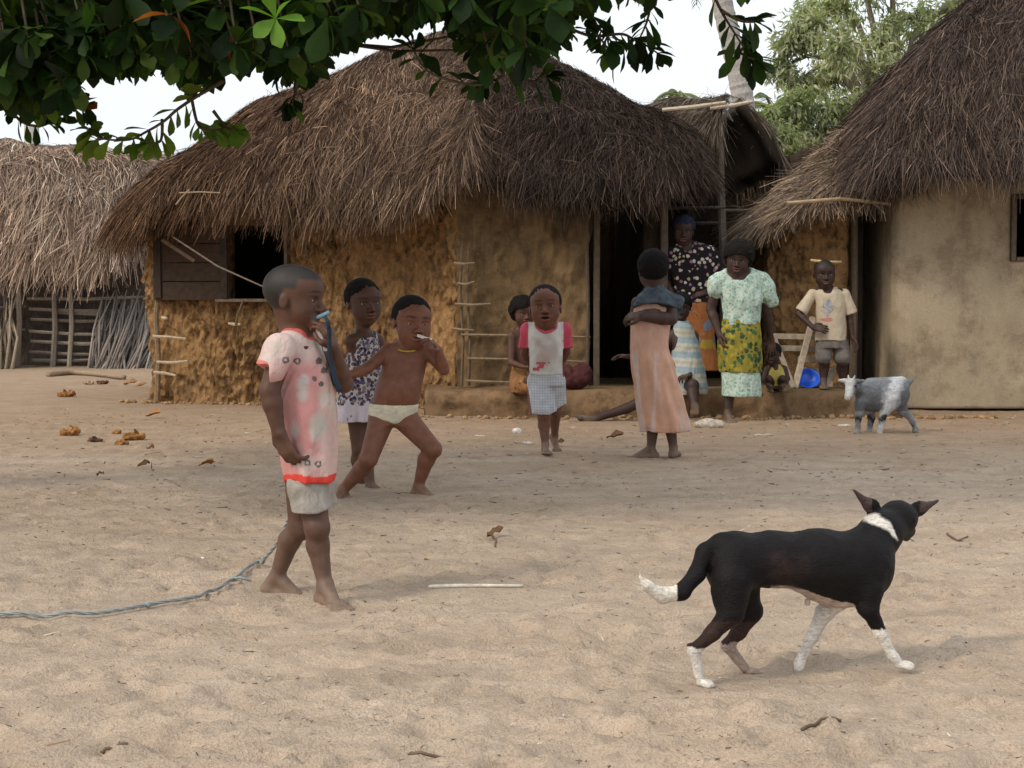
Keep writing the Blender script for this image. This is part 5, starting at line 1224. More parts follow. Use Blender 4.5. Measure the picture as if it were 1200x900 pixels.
f.rings(S, [(364, 744, 797, .125, 0, .04), (356, 742, 798, .125, 0, .05), (346, 748, 792, .105, 0, .05), (338, 755, 780, .07, 0, .04), (334, 758, 777, .06)], 0, .01, 2.1, 5, 2)
S.rings([(J(0, 372)[2], J(764, 0)[0], f.Y0-.02, .095, .17, 0), (J(0, 355)[2], J(764, 0)[0], f.Y0-.02, .07, .17, 0)], .015, 2, op='sub') if False else None
X, Z = S.ax[0][:, None, None], S.ax[2][None, None, :]; zz = J(0, 362)[2]-.05*np.cos((X-J(766, 0)[0])/.17*1.57)*-1*.8-0*Z
S.D = np.maximum(S.D, (zz-Z).astype(np.float32)); S.cone(J(796, 352, -.02), J(790, 372, .05), .035, .03, .02); S.wob(.010, .035, 9, 2.2)
f.child('shawl', S, M_CLOTH, one((.075, .095, .115), .5, .03))

# ================================================================== 7 person sitting on the step behind her
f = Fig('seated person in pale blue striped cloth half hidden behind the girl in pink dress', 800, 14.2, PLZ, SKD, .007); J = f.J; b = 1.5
S = f.begin((672, 330, -.45), (836, 510, .35))
f.rings(S, [(458, 785, 818, .14), (430, 786, 814, .12), (400, 786, 812, .11), (385, 790, 808, .09)], 0, .03)
S.cone(J(798, 388, 0), J(788, 392, 0), .05, .045, .03); S.cone(J(798, 388, 0), J(812, 394, 0), .05, .045, .03)
f.arm(S, J(788, 392, 0), J(770, 420, -.1), J(738, 418, -.12), b*.9); f.hand(S, J(738, 418, -.12), [-1, 0, .1], [0, -.3, -1], b*.8, .35, 1)
f.arm(S, J(813, 394, 0), J(816, 425, -.05), J(808, 440, -.2), b*.9); f.hand(S, J(808, 440, -.2), [-.6, -.7, 0], [0, 0, -1], b*.8, .5, -1)
a1 = J(696, 491, -.38); f.leg(S, J(795, 452, -.05), J(752, 470, -.30), a1, [-.8, -.2, .55], b*.85, th=(.058, .040), cf=(.036, .024))
f.leg(S, J(805, 452, -.05), J(812, 452, -.30), J(814, 476, -.42), [.2, -1, .3], b*.9)
fr = f.headframe(-10, 12, 0); f.head(S, J(798, 360, -.02), f.px(32), fr, 1, J(798, 390, 0), .045)
f.body(S); f.eyes(); f.hair(.06, .12, -.25, (.011, .010, .010), .005)
S = f.begin((768, 370, -.45), (836, 474, .35))
f.rings(S, [(461, 783, 829, .19, -.03), (450, 783, 828, .19, -.03), (425, 785, 824, .16, -.02), (400, 786, 818, .13), (384, 789, 812, .11), (376, 793, 806, .08)], 0, .01, 2.2, 7, 0); S.wob(.012, .10, 3)
def sc_(V):
    z = V[:, 2]+.05*(V[:, 0]-J(805, 0)[0])+.008*fbm(V[:, 0]/.06, V[:, 1]/.06, V[:, 2]/.06, 3, 2); k = np.sin(z*46); C = np.where((k > .25)[:, None], np.array((.28, .35, .38)), np.array((.42, .44, .41))); return np.where((k < -.86)[:, None], np.array((.42, .36, .25)), C)
f.child('striped_cloth', S, M_CLOTH, sc_)

# ================================================================== 8 woman in the dark patterned top
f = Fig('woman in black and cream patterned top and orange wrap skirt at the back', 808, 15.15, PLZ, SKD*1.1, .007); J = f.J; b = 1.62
S = f.begin((770, 240, -.3), (852, 462, .3))
f.leg(S, J(800, 370, 0), J(800, 410, 0), J(800, 446, 0), [0, -1, 0], b*.9); f.leg(S, J(818, 370, 0), J(820, 410, 0), J(822, 446, 0), [.2, -1, 0], b*.9)
f.rings(S, [(380, 792, 830, .12), (345, 793, 830, .11), (315, 788, 832, .12), (295, 786, 832, .10), (288, 795, 820, .07)], 0, .03)
sl_, sr_ = J(785, 297, 0), J(833, 296, 0); S.cone(J(808, 290, 0), sl_, .06, .05, .04); S.cone(J(808, 290, 0), sr_, .06, .05, .04)
f.arm(S, sl_, J(777, 325, .02), J(790, 348, -.1), b*.9); f.hand(S, J(790, 348, -.1), [.7, -.5, -.3], [0, .4, -.6], b*.8, .5, 1)
f.arm(S, sr_, J(845, 326, .02), J(826, 343, -.13), b*.9); f.hand(S, J(826, 343, -.13), [-1, -.1, -.1], [0, .6, -.5], b*.8, .5, -1)
fr = f.headframe(-6, 4, 4); f.head(S, J(801, 271, -.02), f.px(34), fr, 1, J(807, 294, 0), .052, .25, .96)
f.body(S); f.eyes((0, 0), .8)
H = SDF(f.hc-.2, f.hc+.24, .006); h = f.hh; H.ell(f.T(0, -.08, .17), np.array((.40, .48, .40))*h, f.hf, .01); H.ell(f.T(0, -.42, .16), np.array((.22, .2, .2))*h, f.hf, .03)
q_ = [(H.ax[0][:, None, None]-f.hc[0])*f.hf[2, 0]+(H.ax[1][None, :, None]-f.hc[1])*f.hf[2, 1]+(H.ax[2][None, None, :]-f.hc[2])*f.hf[2, 2], (H.ax[0][:, None, None]-f.hc[0])*f.hf[1, 0]+(H.ax[1][None, :, None]-f.hc[1])*f.hf[1, 1]+(H.ax[2][None, None, :]-f.hc[2])*f.hf[1, 2]]
H.D = np.maximum(H.D, (.06*h+.42*q_[1]-q_[0]).astype(np.float32)); H.wob(.006, .03, 2); f.child('head_scarf', H, M_CLOTH, one((.022, .03, .055), .4))
M_DARKP = cloth('black_cream_print', floral([(.60, .52, .40), (.45, .36, .24), (.55, .5, .44), (.3, .16, .2)], 21, (.018, .014, .018), .64))
S = f.begin((770, 276, -.3), (852, 362, .3))
f.rings(S, [(354, 786, 838, .15, 0, .03), (335, 788, 836, .14), (310, 782, 838, .14), (294, 782, 836, .12), (285, 792, 822, .08)], 0, .02)
for a_, e_ in ((sl_, J(778, 322, .02)), (sr_, J(844, 322, .02))): S.cone(J(808, 291, 0), a_, .07, .066, .03); S.cone(a_, e_, .066, .075, .02)
S.cone(J(803, 278, -.08), J(806, 288, -.1), .06, .055, .01, 'sub'); S.wob(.006, .06, 3); f.child('blouse', S, M_DARKP, one((1, 1, 1)))
S = f.begin((780, 340, -.3), (852, 450, .3))
f.rings(S, [(434, 790, 842, .16, 0, .03), (400, 790, 838, .16, 0, .02), (370, 789, 836, .155, 0, .01), (348, 790, 834, .135)], 0, .02, 2.2, 6, 1); S.wob(.006, .08, 4, .4)
def wc(V):
    x = (V[:, 0]-J(810, 0)[0]); n = fbm(V[:, 0]/.09, V[:, 1]/.09, V[:, 2]/.14, 14, 3); k = np.sin(x*42+3*n+1.0); z = V[:, 2]
    C = np.tile(np.array((.34, .13, .045)), (len(V), 1)); C[(n > .12) & (z > J(0, 405)[2])] = (.17, .19, .24); C[(n < .06) & (z < J(0, 398)[2])] = (.40, .28, .05); C[(np.abs(n) < .025)] = (.22, .08, .03); return C
f.child('wrap_skirt', S, M_CLOTH, wc)

# ================================================================== 9 woman in mint blouse
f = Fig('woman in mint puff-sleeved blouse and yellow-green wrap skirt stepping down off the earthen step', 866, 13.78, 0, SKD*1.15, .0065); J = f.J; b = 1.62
S = f.begin((820, 268, -.3), (922, 505, .5))
f.leg(S, J(858, 390, 0), J(857, 437, -.02), J(853, 484, -.04), [.05, -1, .0], b*.88); f.leg(S, J(876, 390, .05), J(878, 425, .12), J(882, 451, .34), [.1, -1, .0], b*.88)
f.rings(S, [(400, 848, 886, .12), (375, 850, 886, .12), (345, 846, 890, .125), (325, 843, 891, .10), (318, 853, 880, .07)], 0, .03)
sl_, sr_ = J(842, 328, 0), J(892, 328, 0); S.cone(J(867, 320, 0), sl_, .06, .052, .04); S.cone(J(867, 320, 0), sr_, .06, .052, .04)
f.arm(S, sl_, J(833, 362, .03), J(843, 391, -.06), b*1.0); f.hand(S, J(843, 391, -.06), [.15, -.3, -1], [1, .1, .2], b*.85, .5, 1)
f.arm(S, sr_, J(899, 366, .05), J(903, 397, .13), b*1.0); f.hand(S, J(903, 397, .13), [.1, .2, -1], [-.2, .9, .2], b*.85, .25, -1)
fr = f.headframe(-12, 8, 6); f.head(S, J(865, 304, -.04), f.px(38), fr, 1, J(867, 325, 0), .055, .15, 1.02)
f.body(S); f.eyes((0, 0), .8); f.hair(.13, .10, -.22, (.012, .010, .009), .010, sc=.03, back=.03)
M_MINT = cloth('mint_printed_cotton', floral([(.28, .42, .34), (.22, .36, .30), (.35, .46, .38), (.44, .5, .44)], 46, (.47, .58, .50), .74))
S = f.begin((818, 304, -.35), (924, 400, .35))
f.rings(S, [(380, 848, 890, .145, 0, .03), (368, 847, 891, .145, 0, .03), (350, 845, 893, .15, -.01, .02), (335, 843, 893, .14), (322, 845, 889, .115), (315, 852, 882, .09)], 0, .02, 2.2, 8, 0)
S.cone(J(867, 322, 0), sl_, .08, .075, .03); S.cone(J(867, 322, 0), sr_, .08, .075, .03)
S.ell(J(838, 336, .0), (.074, .085, .115), None, .02); S.ell(J(898, 340, .0), (.082, .085, .12), None, .02); S.cone(J(898, 345, 0), J(905, 352, 0), .06, .06, .03)
S.ell(J(866, 312, -.08), (.115, .12, .125), None, .012, 'sub'); S.wob(.016, .05, 6, .5); f.child('blouse', S, M_MINT, one((1, 1, 1), .1))
S = f.begin((828, 362, -.35), (908, 450, .35))
f.rings(S, [(436, 844, 892, .19, .0, .03), (428, 843, 892, .19, .0, .03), (400, 841, 892, .18, .0, .02), (384, 843, 891, .15, .0, .01), (373, 847, 889, .125)], 0, .01, 2.2, 6, 2.2)
S.wob(.007, .07, 9, .5)
M_YG = cloth('yellow_green_print', floral([(.03, .07, .03), (.26, .22, .03), (.05, .12, .05), (.34, .27, .04), (.10, .10, .03)], 25, (.24, .20, .035), .80)); f.child('wrap_skirt', S, M_YG, one((1, 1, 1), .15))
S = f.begin((828, 425, -.35), (908, 478, .35)); f.rings(S, [(464, 846, 891, .19, .0, .03), (458, 846, 891, .19, .0, .03), (436, 846, 890, .18, .0, .02), (430, 847, 889, .17, .0, 0)], 0, .01, 2.2, 7, 1); S.wob(.006, .06, 2, .5); f.child('underskirt', S, M_MINT, one((1, 1, 1), .1))

# ================================================================== 10 toddler sitting in the shade
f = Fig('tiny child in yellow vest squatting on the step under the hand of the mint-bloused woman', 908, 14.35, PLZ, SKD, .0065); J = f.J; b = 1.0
S = f.begin((884, 392, -.3), (934, 464, .3))
f.rings(S, [(455, 900, 918, .08), (440, 900, 919, .085), (428, 902, 917, .07)], 0, .02); S.cone(J(909, 429, 0), J(900, 432, 0), .03, .028, .02); S.cone(J(909, 429, 0), J(918, 432, 0), .03, .028, .02)
f.arm(S, J(899, 432, 0), J(894, 444, -.06), J(899, 450, -.16), b*.9); f.hand(S, J(899, 450, -.16), [.3, -1, -.1], [0, 0, -1], b*.7, .4, 1); f.arm(S, J(919, 432, 0), J(923, 444, -.04), J(918, 450, -.14), b*.9); f.hand(S, J(918, 450, -.14), [-.2, -1, -.1], [0, 0, -1], b*.7, .4, -1)
for q_ in (-1, 1): f.leg(S, J(909+5*q_, 452, 0), J(909+8*q_, 444, -.16), J(909+7*q_, 452, -.10), [.1*q_, -1, .0], b*.85)
fr = f.headframe(-25, 15, 0); f.head(S, J(906, 415, -.03), f.px(25), fr, 1, J(909, 430, 0), .035); f.body(S); f.eyes(); f.hair(.03, .10, -.2, (.011, .010, .010), .003)
S = f.begin((890, 422, -.25), (928, 462, .25)); f.rings(S, [(452, 898, 920, .095), (440, 899, 920, .10), (430, 902, 917, .08), (427, 903, 915, .07)], 0, .01); S.cone(J(908, 420, -.05), J(909, 431, -.09), .03, .03, .01, 'sub'); f.child('vest', S, M_CLOTH, one((.42, .34, .09), .3))

# ================================================================== 11 boy in the beige T-shirt
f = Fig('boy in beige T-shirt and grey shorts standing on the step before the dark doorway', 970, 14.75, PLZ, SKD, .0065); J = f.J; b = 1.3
S = f.begin((924, 296, -.3), (1014, 466, .3))
f.leg(S, J(966, 400, 0), J(966, 425, 0), J(965, 446, 0), [-.2, -1, 0], b*.95); f.leg(S, J(985, 400, 0), J(987, 425, -.03), J(988, 447, 0), [.3, -1, 0], b*.95)
f.rings(S, [(405, 957, 992, .09), (375, 957, 988, .09), (350, 956, 987, .09), (339, 962, 980, .07)], 0, .02)
sl_, sr_ = J(952, 345, 0), J(990, 345, 0); S.cone(J(970, 340, 0), sl_, .05, .045, .03); S.cone(J(970, 340, 0), sr_, .05, .045, .03)
f.arm(S, sl_, J(936, 368, -.02), J(953, 384, -.14), b*.92); f.hand(S, J(953, 384, -.14), [1, -.1, -.1], [0, .8, -.3], b*.85, .3, 1)
f.arm(S, sr_, J(996, 372, .0), J(999, 396, -.04), b*.92); f.hand(S, J(999, 396, -.04), [.4, -.3, -.9], [-.8, -.3, -.2], b*.85, .4, -1)
fr = f.headframe(-2, 4, 0); f.head(S, J(966, 321, -.01), f.px(35), fr, 1, J(970, 343, 0), .042, 0, 1.0); f.scalp = (.022, .018, .016); f.body(S); f.eyes()
S = f.begin((924, 330, -.3), (1014, 412, .3))
f.rings(S, [(399, 956, 992, .125, 0, .02), (385, 956, 991, .12), (360, 955, 990, .115), (345, 954, 989, .10), (336, 961, 981, .07)], 0, .015, 2.2, 6, 1)
for a_, e_, r_ in ((sl_, J(939, 364, -.01), .062), (sr_, J(997, 366, 0), .062)): S.cone(J(970, 344, 0), a_, .055, .048, .02); S.cone(a_, e_, .050, r_, .012); S.half(e_, e_-a_) if False else S.ell(e_+nrm(e_-a_)*.055, (.085, .085, .05), np.array([nrm(np.cross(nrm(e_-a_), [0, 1., 0])), [0, 1., 0], nrm(e_-a_)]), .004, 'sub')
S.cone(J(970, 330, -.03), J(970, 341, -.05), .052, .046, .01, 'sub'); S.wob(.007, .06, 6, .7)
def bc_(V):
    n = fbm(V[:, 0]/.03, V[:, 1]/.03, V[:, 2]/.03, 31, 2); C = np.tile(np.array((.50, .42, .31)), (len(V), 1)); x = V[:, 0]-J(971, 0)[0]; z = V[:, 2]-J(0, 361)[2]; fr_ = V[:, 1] < f.Y0-.03
    # faded multicoloured print
    m = ((x/.065)**2+(z/.075)**2+n*.8 < .8) & fr_; C[m] = (.40, .36, .33); C[m & (n > .15)] = (.20, .16, .15); C[m & (n < -.2)] = (.26, .30, .34)
    m = ((x/.07)**2+((z+.11)/.02)**2+n*.6 < .8) & fr_; C[m] = (.48, .22, .18); return C
f.child('shirt', S, M_CLOTH, bc_)
S = f.begin((940, 388, -.3), (1006, 434, .3)); f.rings(S, [(408, 957, 993, .11), (396, 957, 992, .11)], 0, .01); S.cone(J(966, 403, 0), J(965, 418, -.01), .078, .082, .01); S.cone(J(985, 403, 0), J(987, 419, -.02), .078, .082, .01)
S.D = np.maximum(S.D, (J(0, 426)[2]-S.ax[2][None, None, :]).astype(np.float32)); S.wob(.004, .05, 3); f.child('shorts', S, M_CLOTH, one((.17, .155, .14), .3))
mb = MB(); mb.tube([J(950, 305, -.02), J(968, 307, -.03), J(986, 307, -.02)], [.012, .015, .012], 7, (.50, .36, .18), .08); mb.solo('cane_piece', M_STICK, 'short straw-coloured cane balanced flat on the head of the boy in beige T-shirt', 'cane')

# ================================================================== animals
# dog
f = Fig('black dog with white neck band, paws and tail tip walking over the sand', 930, 4.27, 0, (.012, .010, .010), .0048, name='dog', cat='dog'); J = lambda u, v, dy=0.: f.J(u, v, dy+(u-900)*.0006)
S = f.begin((738, 564, -.28), (1112, 822, .34)); p_ = lambda n: n/FPX*f.Y0
# trunk
S.cone(J(862, 658, 0), J(905, 655, 0), p_(32), p_(31), .03); S.cone(J(905, 655, 0), J(960, 659, 0), p_(31), p_(37), .03); S.cone(J(960, 660, 0), J(1008, 662, .01), p_(39), p_(38), .03)
S.ell(J(985, 672, 0), (p_(50), p_(29), p_(42)), None, .03); S.ell(J(858, 662, 0), (p_(32), p_(30), p_(38)), None, .03); S.ell(J(1022, 668, .01), (p_(22), p_(26), p_(30)), None, .03)
# neck, head turned away to the right
fr = f.headframe(148, 12, 0); hc = J(1052, 607, .10)
S.cone(J(1012, 650, .01), J(1033, 624, .05), p_(31), p_(25), .03); S.cone(J(1033, 624, .05), hc, p_(25), p_(20), .02)
T = lambda x, y, z: hc+(np.array([x, y, z])*p_(1))@fr
S.ell(hc, (p_(24.5), p_(26), p_(21)), fr, .012); S.cone(T(0, 12, -5), T(0, 46, -12), p_(14), p_(9), .015); S.cone(T(0, 14, -14), T(0, 40, -20), p_(10), p_(6), .01); S.ell(T(0, 50, -10), (p_(6), p_(5), p_(5)), fr, .006)
for sx in (-1, 1): S.cone(T(12*sx, 16, 8), T(12*sx, 20, 6), p_(8), p_(6), .01)
S_ear = []
for (a, m_, t_) in ((J(1027, 597, .07), J(1016, 590, .06), J(1001, 575, .05)), (J(1070, 598, .11), J(1083, 594, .12), J(1099, 587, .13))):
    d1 = nrm(t_-a); n1_ = nrm(np.cross(d1, [0, 1, 0])); fr2 = np.array([d1, [0, 1, 0], n1_]); fr2[1] = np.cross(n1_, d1)
    S.ell((a+m_)/2, (p_(14), p_(4.5), p_(10)), fr2, .008); S.cone(m_, t_, p_(6.5), p_(2), .008)
# legs: (points, radii)
def dleg(P, rad): S.chain(P, [p_(r) for r in rad], .012)
def paw(c, d):
    d = nrm(d); lt = nrm(np.cross(d, [0, 0, 1.])); S.ell(c+d*p_(5), (p_(12), p_(7), p_(5.2)), np.array([d, lt, [0, 0, 1.]]), .008)
    for o in (-5, -1.8, 1.8, 5): S.ell(c+d*p_(13-abs(o)*.5)+lt*p_(o)+np.array([0, 0, -p_(2)]), (p_(5), p_(2.6), p_(4.2)), np.array([d, lt, [0, 0, 1.]]), .002)
# near hind
S.ell(J(856, 690, -.05), (p_(23), p_(14), p_(36)), None, .02)
dleg([J(858, 680, -.055), J(857, 718, -.065), J(835, 742, -.062), J(813, 762, -.06), J(819, 792, -.06)], [22, 14, 9, 6.3, 5.8]); S.cone(J(813, 762, -.06), J(808, 757, -.06), p_(6), p_(4), .006); paw(J(822, 800, -.06), [.8, -.5, 0])
# far hind, lifted
S.ell(J(868, 690, .05), (p_(22), p_(13), p_(32)), None, .02)
dleg([J(868, 688, .055), J(880, 716, .06), J(866, 740, .06), J(852, 756, .06), J(872, 782, .06)], [20, 14, 9, 7, 6]); paw(J(880, 787, .06), [.85, 0, -.25])
# near fore reaching forward
S.ell(J(1016, 688, -.055), (p_(19), p_(12), p_(30)), None, .02)
dleg([J(1018, 690, -.055), J(1018, 714, -.06), J(1032, 742, -.06), J(1047, 770, -.06), J(1053, 777, -.06)], [16, 11, 7, 5.8, 5.8]); dleg([J(1018, 714, -.06), J(1012, 712, -.06)], [9, 7]); paw(J(1055, 779, -.06), [.9, -.2, -.02])
# far fore reaching back
dleg([J(998, 690, .055), J(966, 718, .055), J(951, 748, .055), J(937, 776, .055), J(936, 790, .05)], [15, 10.5, 7, 5.8, 5.8]); paw(J(937, 794, .045), [.6, -.5, 0])
# tail
dleg([J(845, 638, 0), J(826, 648, -.01), J(817, 672, -.02), J(799, 694, -.03), J(776, 698, -.035), J(758, 686, -.04), J(750, 676, -.04)], [14, 10.5, 9.5, 9.5, 9, 6, 2])
for i_, (u_, v_) in enumerate(((946, 706),)): S.ell(J(u_, v_, -.01), (p_(4), p_(4), p_(5)), None, .006)
S.wob(.0022, .02, 5)
def dogc(V, C):
    C = np.tile(np.array((.0065, .005, .0055)), (len(V), 1)); u = UV(V)[0]; v_ = UV(V)[1]
    n = fbm(V[:, 0]/.03, V[:, 1]/.03, V[:, 2]/.03, 91, 3)*8
    y = V[:, 1]-f.Y0-(u-900)*.0006; Wt = np.array((.66, .62, .56)); Pk = np.array((.42, .29, .23))
    def blend(m, col):
        nonlocal C
        m = np.clip(m, 0, 1)[:, None]; C = C*(1-m)+col*m
    brn = ((u < 905) & (v_ > 728)); blend(brn*.6, np.array((.05, .025, .018)))
    # pinkish belly line
    line = np.interp(u, [850, 885, 900, 960, 1000, 1024], [712, 688, 684, 690, 694, 706]); blend(((v_+n*.5-line)/5)*(u > 903)*(u < 1014)*(v_ < 730)*(np.abs(y) < .052), Pk*.7+Wt*.3)
    # far foreleg and its inside: white with pink
    ff = (y > .01) & (u < 996) & (u > 915) & (v_ > 704); blend(ff*1.0, Wt*.85+Pk*.15)
    blend(((y < .0) & (u > 1000) & (v_+n > 738))*1.0, Wt); blend(((y < .0) & (u < 850) & (v_+n > 760))*1.0, Wt*.95)
    blend(((y > .02) & (u < 900) & (v_+n > 752))*.75, Pk*.7+Wt*.2)
    blend((u < 793+n*.6)*(v_ < 720)*1.0, Wt*np.array((1, .98, .93)))
    # white band over the neck
    a = J(1008, 606, 0); c = J(1049, 622, 0); 
    ru = (u-1028)*.86+(v_-614)*.5; rv = -(u-1028)*.5+(v_-614)*.86
    blend(1.6-np.sqrt((ru/27)**2+((rv+.012*ru*ru*.3)/9)**2)*1.5+n*.01, Wt)*1 if False else None
    wdt = np.interp(u, [1000, 1010, 1030, 1045, 1054], [1, 4.5, 7.5, 7.5, 1]); dst = np.abs(v_-(np.interp(u, [1000, 1015, 1030, 1042, 1052], [607, 606, 610, 618, 634]))+n*.45)
    blend((wdt-dst)/3.0*((u > 1004) & (u < 1053) & (y < .13)), Wt*.9)
    # thin-haired patch on the flank
    e = ((u-922)/30)**2+((v_-665)/22)**2; blend((1.2-e)*.5*np.clip(.6+n*.12, 0, 1), np.array((.05, .03, .028)))
    e = ((u-1030)/14)**2+((v_-700)/8)**2
    for sx in (-1, 1):
        pass
    ear = ((u < 1022) | (u > 1078)) & (v_ < 600); C[ear] = (.07, .045, .042)
    pads = (V[:, 2] < .006); C[pads] *= .5
    return C
f.paint = []; f.body(S, 1, dogc); f.o.data.materials.clear(); f.o.data.materials.append(M_FUR)
for sx in (-1, 1):
    V, F = sphere(T(13*sx, 19, 5), (p_(3.2),)*3, np.eye(3)); part('eye', V, F, M_EYE, f.o, np.array((.01, .006, .004)))
# loose hair on the tail tip
r = np.random.default_rng(4); n = 260; a = r.random(n); P0 = np.array([J(796, 697, -.03)])*(1-a[:, None])+np.array([J(756, 682, -.04)])*a[:, None]; P0[:, 2] -= .02*np.sin(a*3); P0 += r.normal(0, .007, (n, 3))
d = np.tile(nrm(J(748, 672, -.04)-J(785, 697, -.03)), (n, 1))+r.normal(0, .2, (n, 3)); d /= np.linalg.norm(d, axis=1, keepdims=True); lt = np.cross(d, [0, 1, 0]); lt /= np.linalg.norm(lt, axis=1, keepdims=True)
V, F, k = strands(P0, d, lt, r.uniform(.012, .034, n), np.full(n, .0018), r.normal(0, .006, n), r); part('tail_tuft', V, F, M_FUR, f.o, np.array((.66, .63, .57)))

# goat
f = Fig('small grey goat with pale face and white flank band standing before the step at right', 1030, 12.45, 0, (.1, .1, .11), .0055, name='goat', cat='goat'); J = f.J
p_ = lambda n: n/FPX*f.Y0
S = f.begin((980, 426, -.16), (1084, 516, .16))
S.ell(J(1030, 464, 0), (p_(27), p_(15), p_(19)), None, .02); S.ell(J(1048, 462, 0), (p_(18), p_(15), p_(18)), None, .02); S.ell(J(1014, 464, 0), (p_(13), p_(12), p_(16)), None, .02); S.cone(J(1020, 452, 0), J(1056, 450, 0), p_(9), p_(9), .03)
fr = f.headframe(-30, 22, 0); hc = J(998, 452, -.05); T = lambda x, y, z: hc+(np.array([x, y, z])*p_(1))@fr
S.cone(J(1012, 458, 0), hc, p_(9.5), p_(7.5), .02); S.ell(hc, (p_(7.5), p_(9), p_(8.5)), fr, .01); S.cone(T(0, 4, -1), T(0, 17, -6), p_(6.2), p_(4), .012); S.ell(T(0, 18, -7), (p_(4), p_(3.5), p_(3.5)), fr, .004)
for sx in (-1, 1):
    S.cone(T(6*sx, -2, 5), T(14*sx, -1, 6), p_(3), p_(2), .004); S.cone(T(3*sx, -1, 8), T(4*sx, -4, 11.5), p_(1.8), p_(.8), .004)
for P, rd in (([J(1008, 472, -.05), J(1006, 488, -.06), J(1005, 504, -.06)], [7, 4.2, 3.2]), ([J(1018, 474, .05), J(1021, 490, .05), J(1019, 503, .05)], [7, 4.2, 3.2]),
    ([J(1052, 468, .05), J(1058, 482, .05), J(1066, 488, .05), J(1073, 502, .05)], [11, 6, 4, 3]), ([J(1044, 470, -.05), J(1036, 484, -.06), J(1034, 490, -.06), J(1031, 505, -.06)], [11, 5.5, 4, 3.4])):
    S.chain(P, [p_(r) for r in rd], .01); S.cone(P[-1], P[-1]+A3(-.008, -.012, -.022), p_(3), p_(3.4), .004)
S.cone(J(1062, 452, 0), J(1068, 446, 0), p_(4), p_(2.5), .01); S.wob(.003, .02, 3)
def gc(V, C):
    C = np.tile(np.array((.12, .127, .138)), (len(V), 1)); u, v_ = UV(V); n = fbm(V[:, 0]/.03, V[:, 1]/.03, V[:, 2]/.03, 93, 3)*5
    def blend(m, col):
        nonlocal C
        m = np.clip(m, 0, 1)[:, None]; C = C*(1-m)+np.array(col)*m
    blend((460-v_+n)/16*(u > 1010), (.20, .21, .225)); c_ = np.interp(v_, [445, 460, 480, 490], [1052, 1046, 1042, 1030]); blend(1.5-np.abs(u-c_+n*1.2)/8, (.50, .51, .52)); 
    blend((1003-u+n*.5)/4*(v_ < 470), (.50, .49, .47)); 
    lg_ = v_ > 482; blend(lg_*(.5+n*.12), (.33, .33, .33)); blend((1.4-np.abs(v_-491+n*1.4)/4.5)*(u < 1040)*.8, (.02, .02, .022)); e = ((u-997)/9)**2; blend((np.abs((V-T(0, 16, -6))@fr[1]) < .02)*(np.linalg.norm(V-T(0, 19, -8), axis=1) < .032)*.9, (.03, .03, .03)); return C
f.body(S, 1, gc); f.o.data.materials.clear(); f.o.data.materials.append(M_FUR)
for sx in (-1, 1):
    V, F = sphere(T(6.4*sx, 5, 2), (p_(1.5),)*3, np.eye(3)); part('eye', V, F, M_EYE, f.o, np.array((.02, .012, .005)))

# ================================================================== things on and by the step
# slatted wooden frame leaning behind the boy in beige
sf = thing('slatted_frame', 'weathered slatted wooden folding frame standing on the step left of the doorway boy', 'wooden frame', (*PX(955, 455, 15.0)[:2], PLZ))
def plank(a, b, wd, th, col, name, par):
    a, b = np.asarray(a), np.asarray(b); x = nrm(b-a); y = nrm(np.cross([0, 1, 0], x)) ; z = np.cross(x, y); q = MB(); q.box((a+b)/2, (np.linalg.norm(b-a), wd, th), np.array([x, y, z]), col); return q.part(name, M_WOOD, par)
wc1 = (.36, .30, .22); plank(PX(931, 455, 14.75), PX(953, 372, 15.1), .062, .035, (.40, .33, .25), 'side_rail', sf); plank(PX(979, 430, 14.9), PX(966, 455, 14.75), .05, .03, wc1, 'side_rail', sf)
for i, (u0, u1, v) in enumerate(((905, 968, 394), (908, 972, 408), (935, 975, 421), (933, 978, 434), (932, 976, 449))): plank(PX(u0, v, 15.05-.02*i), PX(u1, v+1, 15.05-.02*i), .055, .022, tuple(np.array(wc1)*random.uniform(.75, 1.1)), 'slat', sf)
plank(PX(930, 455, 14.7), PX(908, 398, 15.0), .05, .03, (.26, .21, .16), 'back_leg', sf)
# blue plastic bowl leaning on the slats
c = PX(947, 443, 14.86); n_ = 28; V = []; F = []; ax_ = nrm([-.05, -.75, .65]); s1 = nrm(np.cross(ax_, [1, 0, 0.])); s2 = np.cross(ax_, s1)
prof = [(.0, -.075), (.055, -.075), (.075, -.055), (.10, -.015), (.112, .0), (.12, .004), (.12, .0), (.108, -.008), (.07, -.06), (.0, -.066)]
for (rr, hh) in prof:
    for k in range(n_):
        a = 2*math.pi*k/n_; V.append(c+ax_*hh+(s1*math.cos(a)+s2*math.sin(a))*max(rr, .0005))
for i in range(len(prof)-1):
    for k in range(n_): F.append((i*n_+k, i*n_+(k+1) % n_, (i+1)*n_+(k+1) % n_, (i+1)*n_+k))
t = NT('blue_plastic'); M_BLUE = t.fin(t.mix(t.noise(8), (.02, .10, .62), (.04, .16, .75)), .35, .4); o = solo('plastic_bowl', V, F, M_BLUE, 'bright blue plastic bowl propped among the slats of the wooden frame', 'bowl')
# maroon bundle on the step
S = SDF(PX(655, 470, 14.5)-np.array([.1, .25, .1]), PX(700, 410, 14.5)+np.array([.1, .25, .1]), .008); S.ell(PX(673, 444, 14.52), (.15, .12, .10), None, .03); S.ell(PX(682, 438, 14.52), (.10, .09, .10), None, .03); S.ell(PX(664, 436, 14.5), (.08, .09, .07), None, .02)
S.half((0, 0, PLZ-.005), (0, 0, -1)); S.wob(.012, .05, 4); V, F = S.mesh(1); solo('cloth_bundle', V, F, M_CLOTH, 'knotted maroon cloth bundle on the step by the dark doorway, right of the striding boy', 'bundle', cols=one((.085, .03, .03), .6)(V))
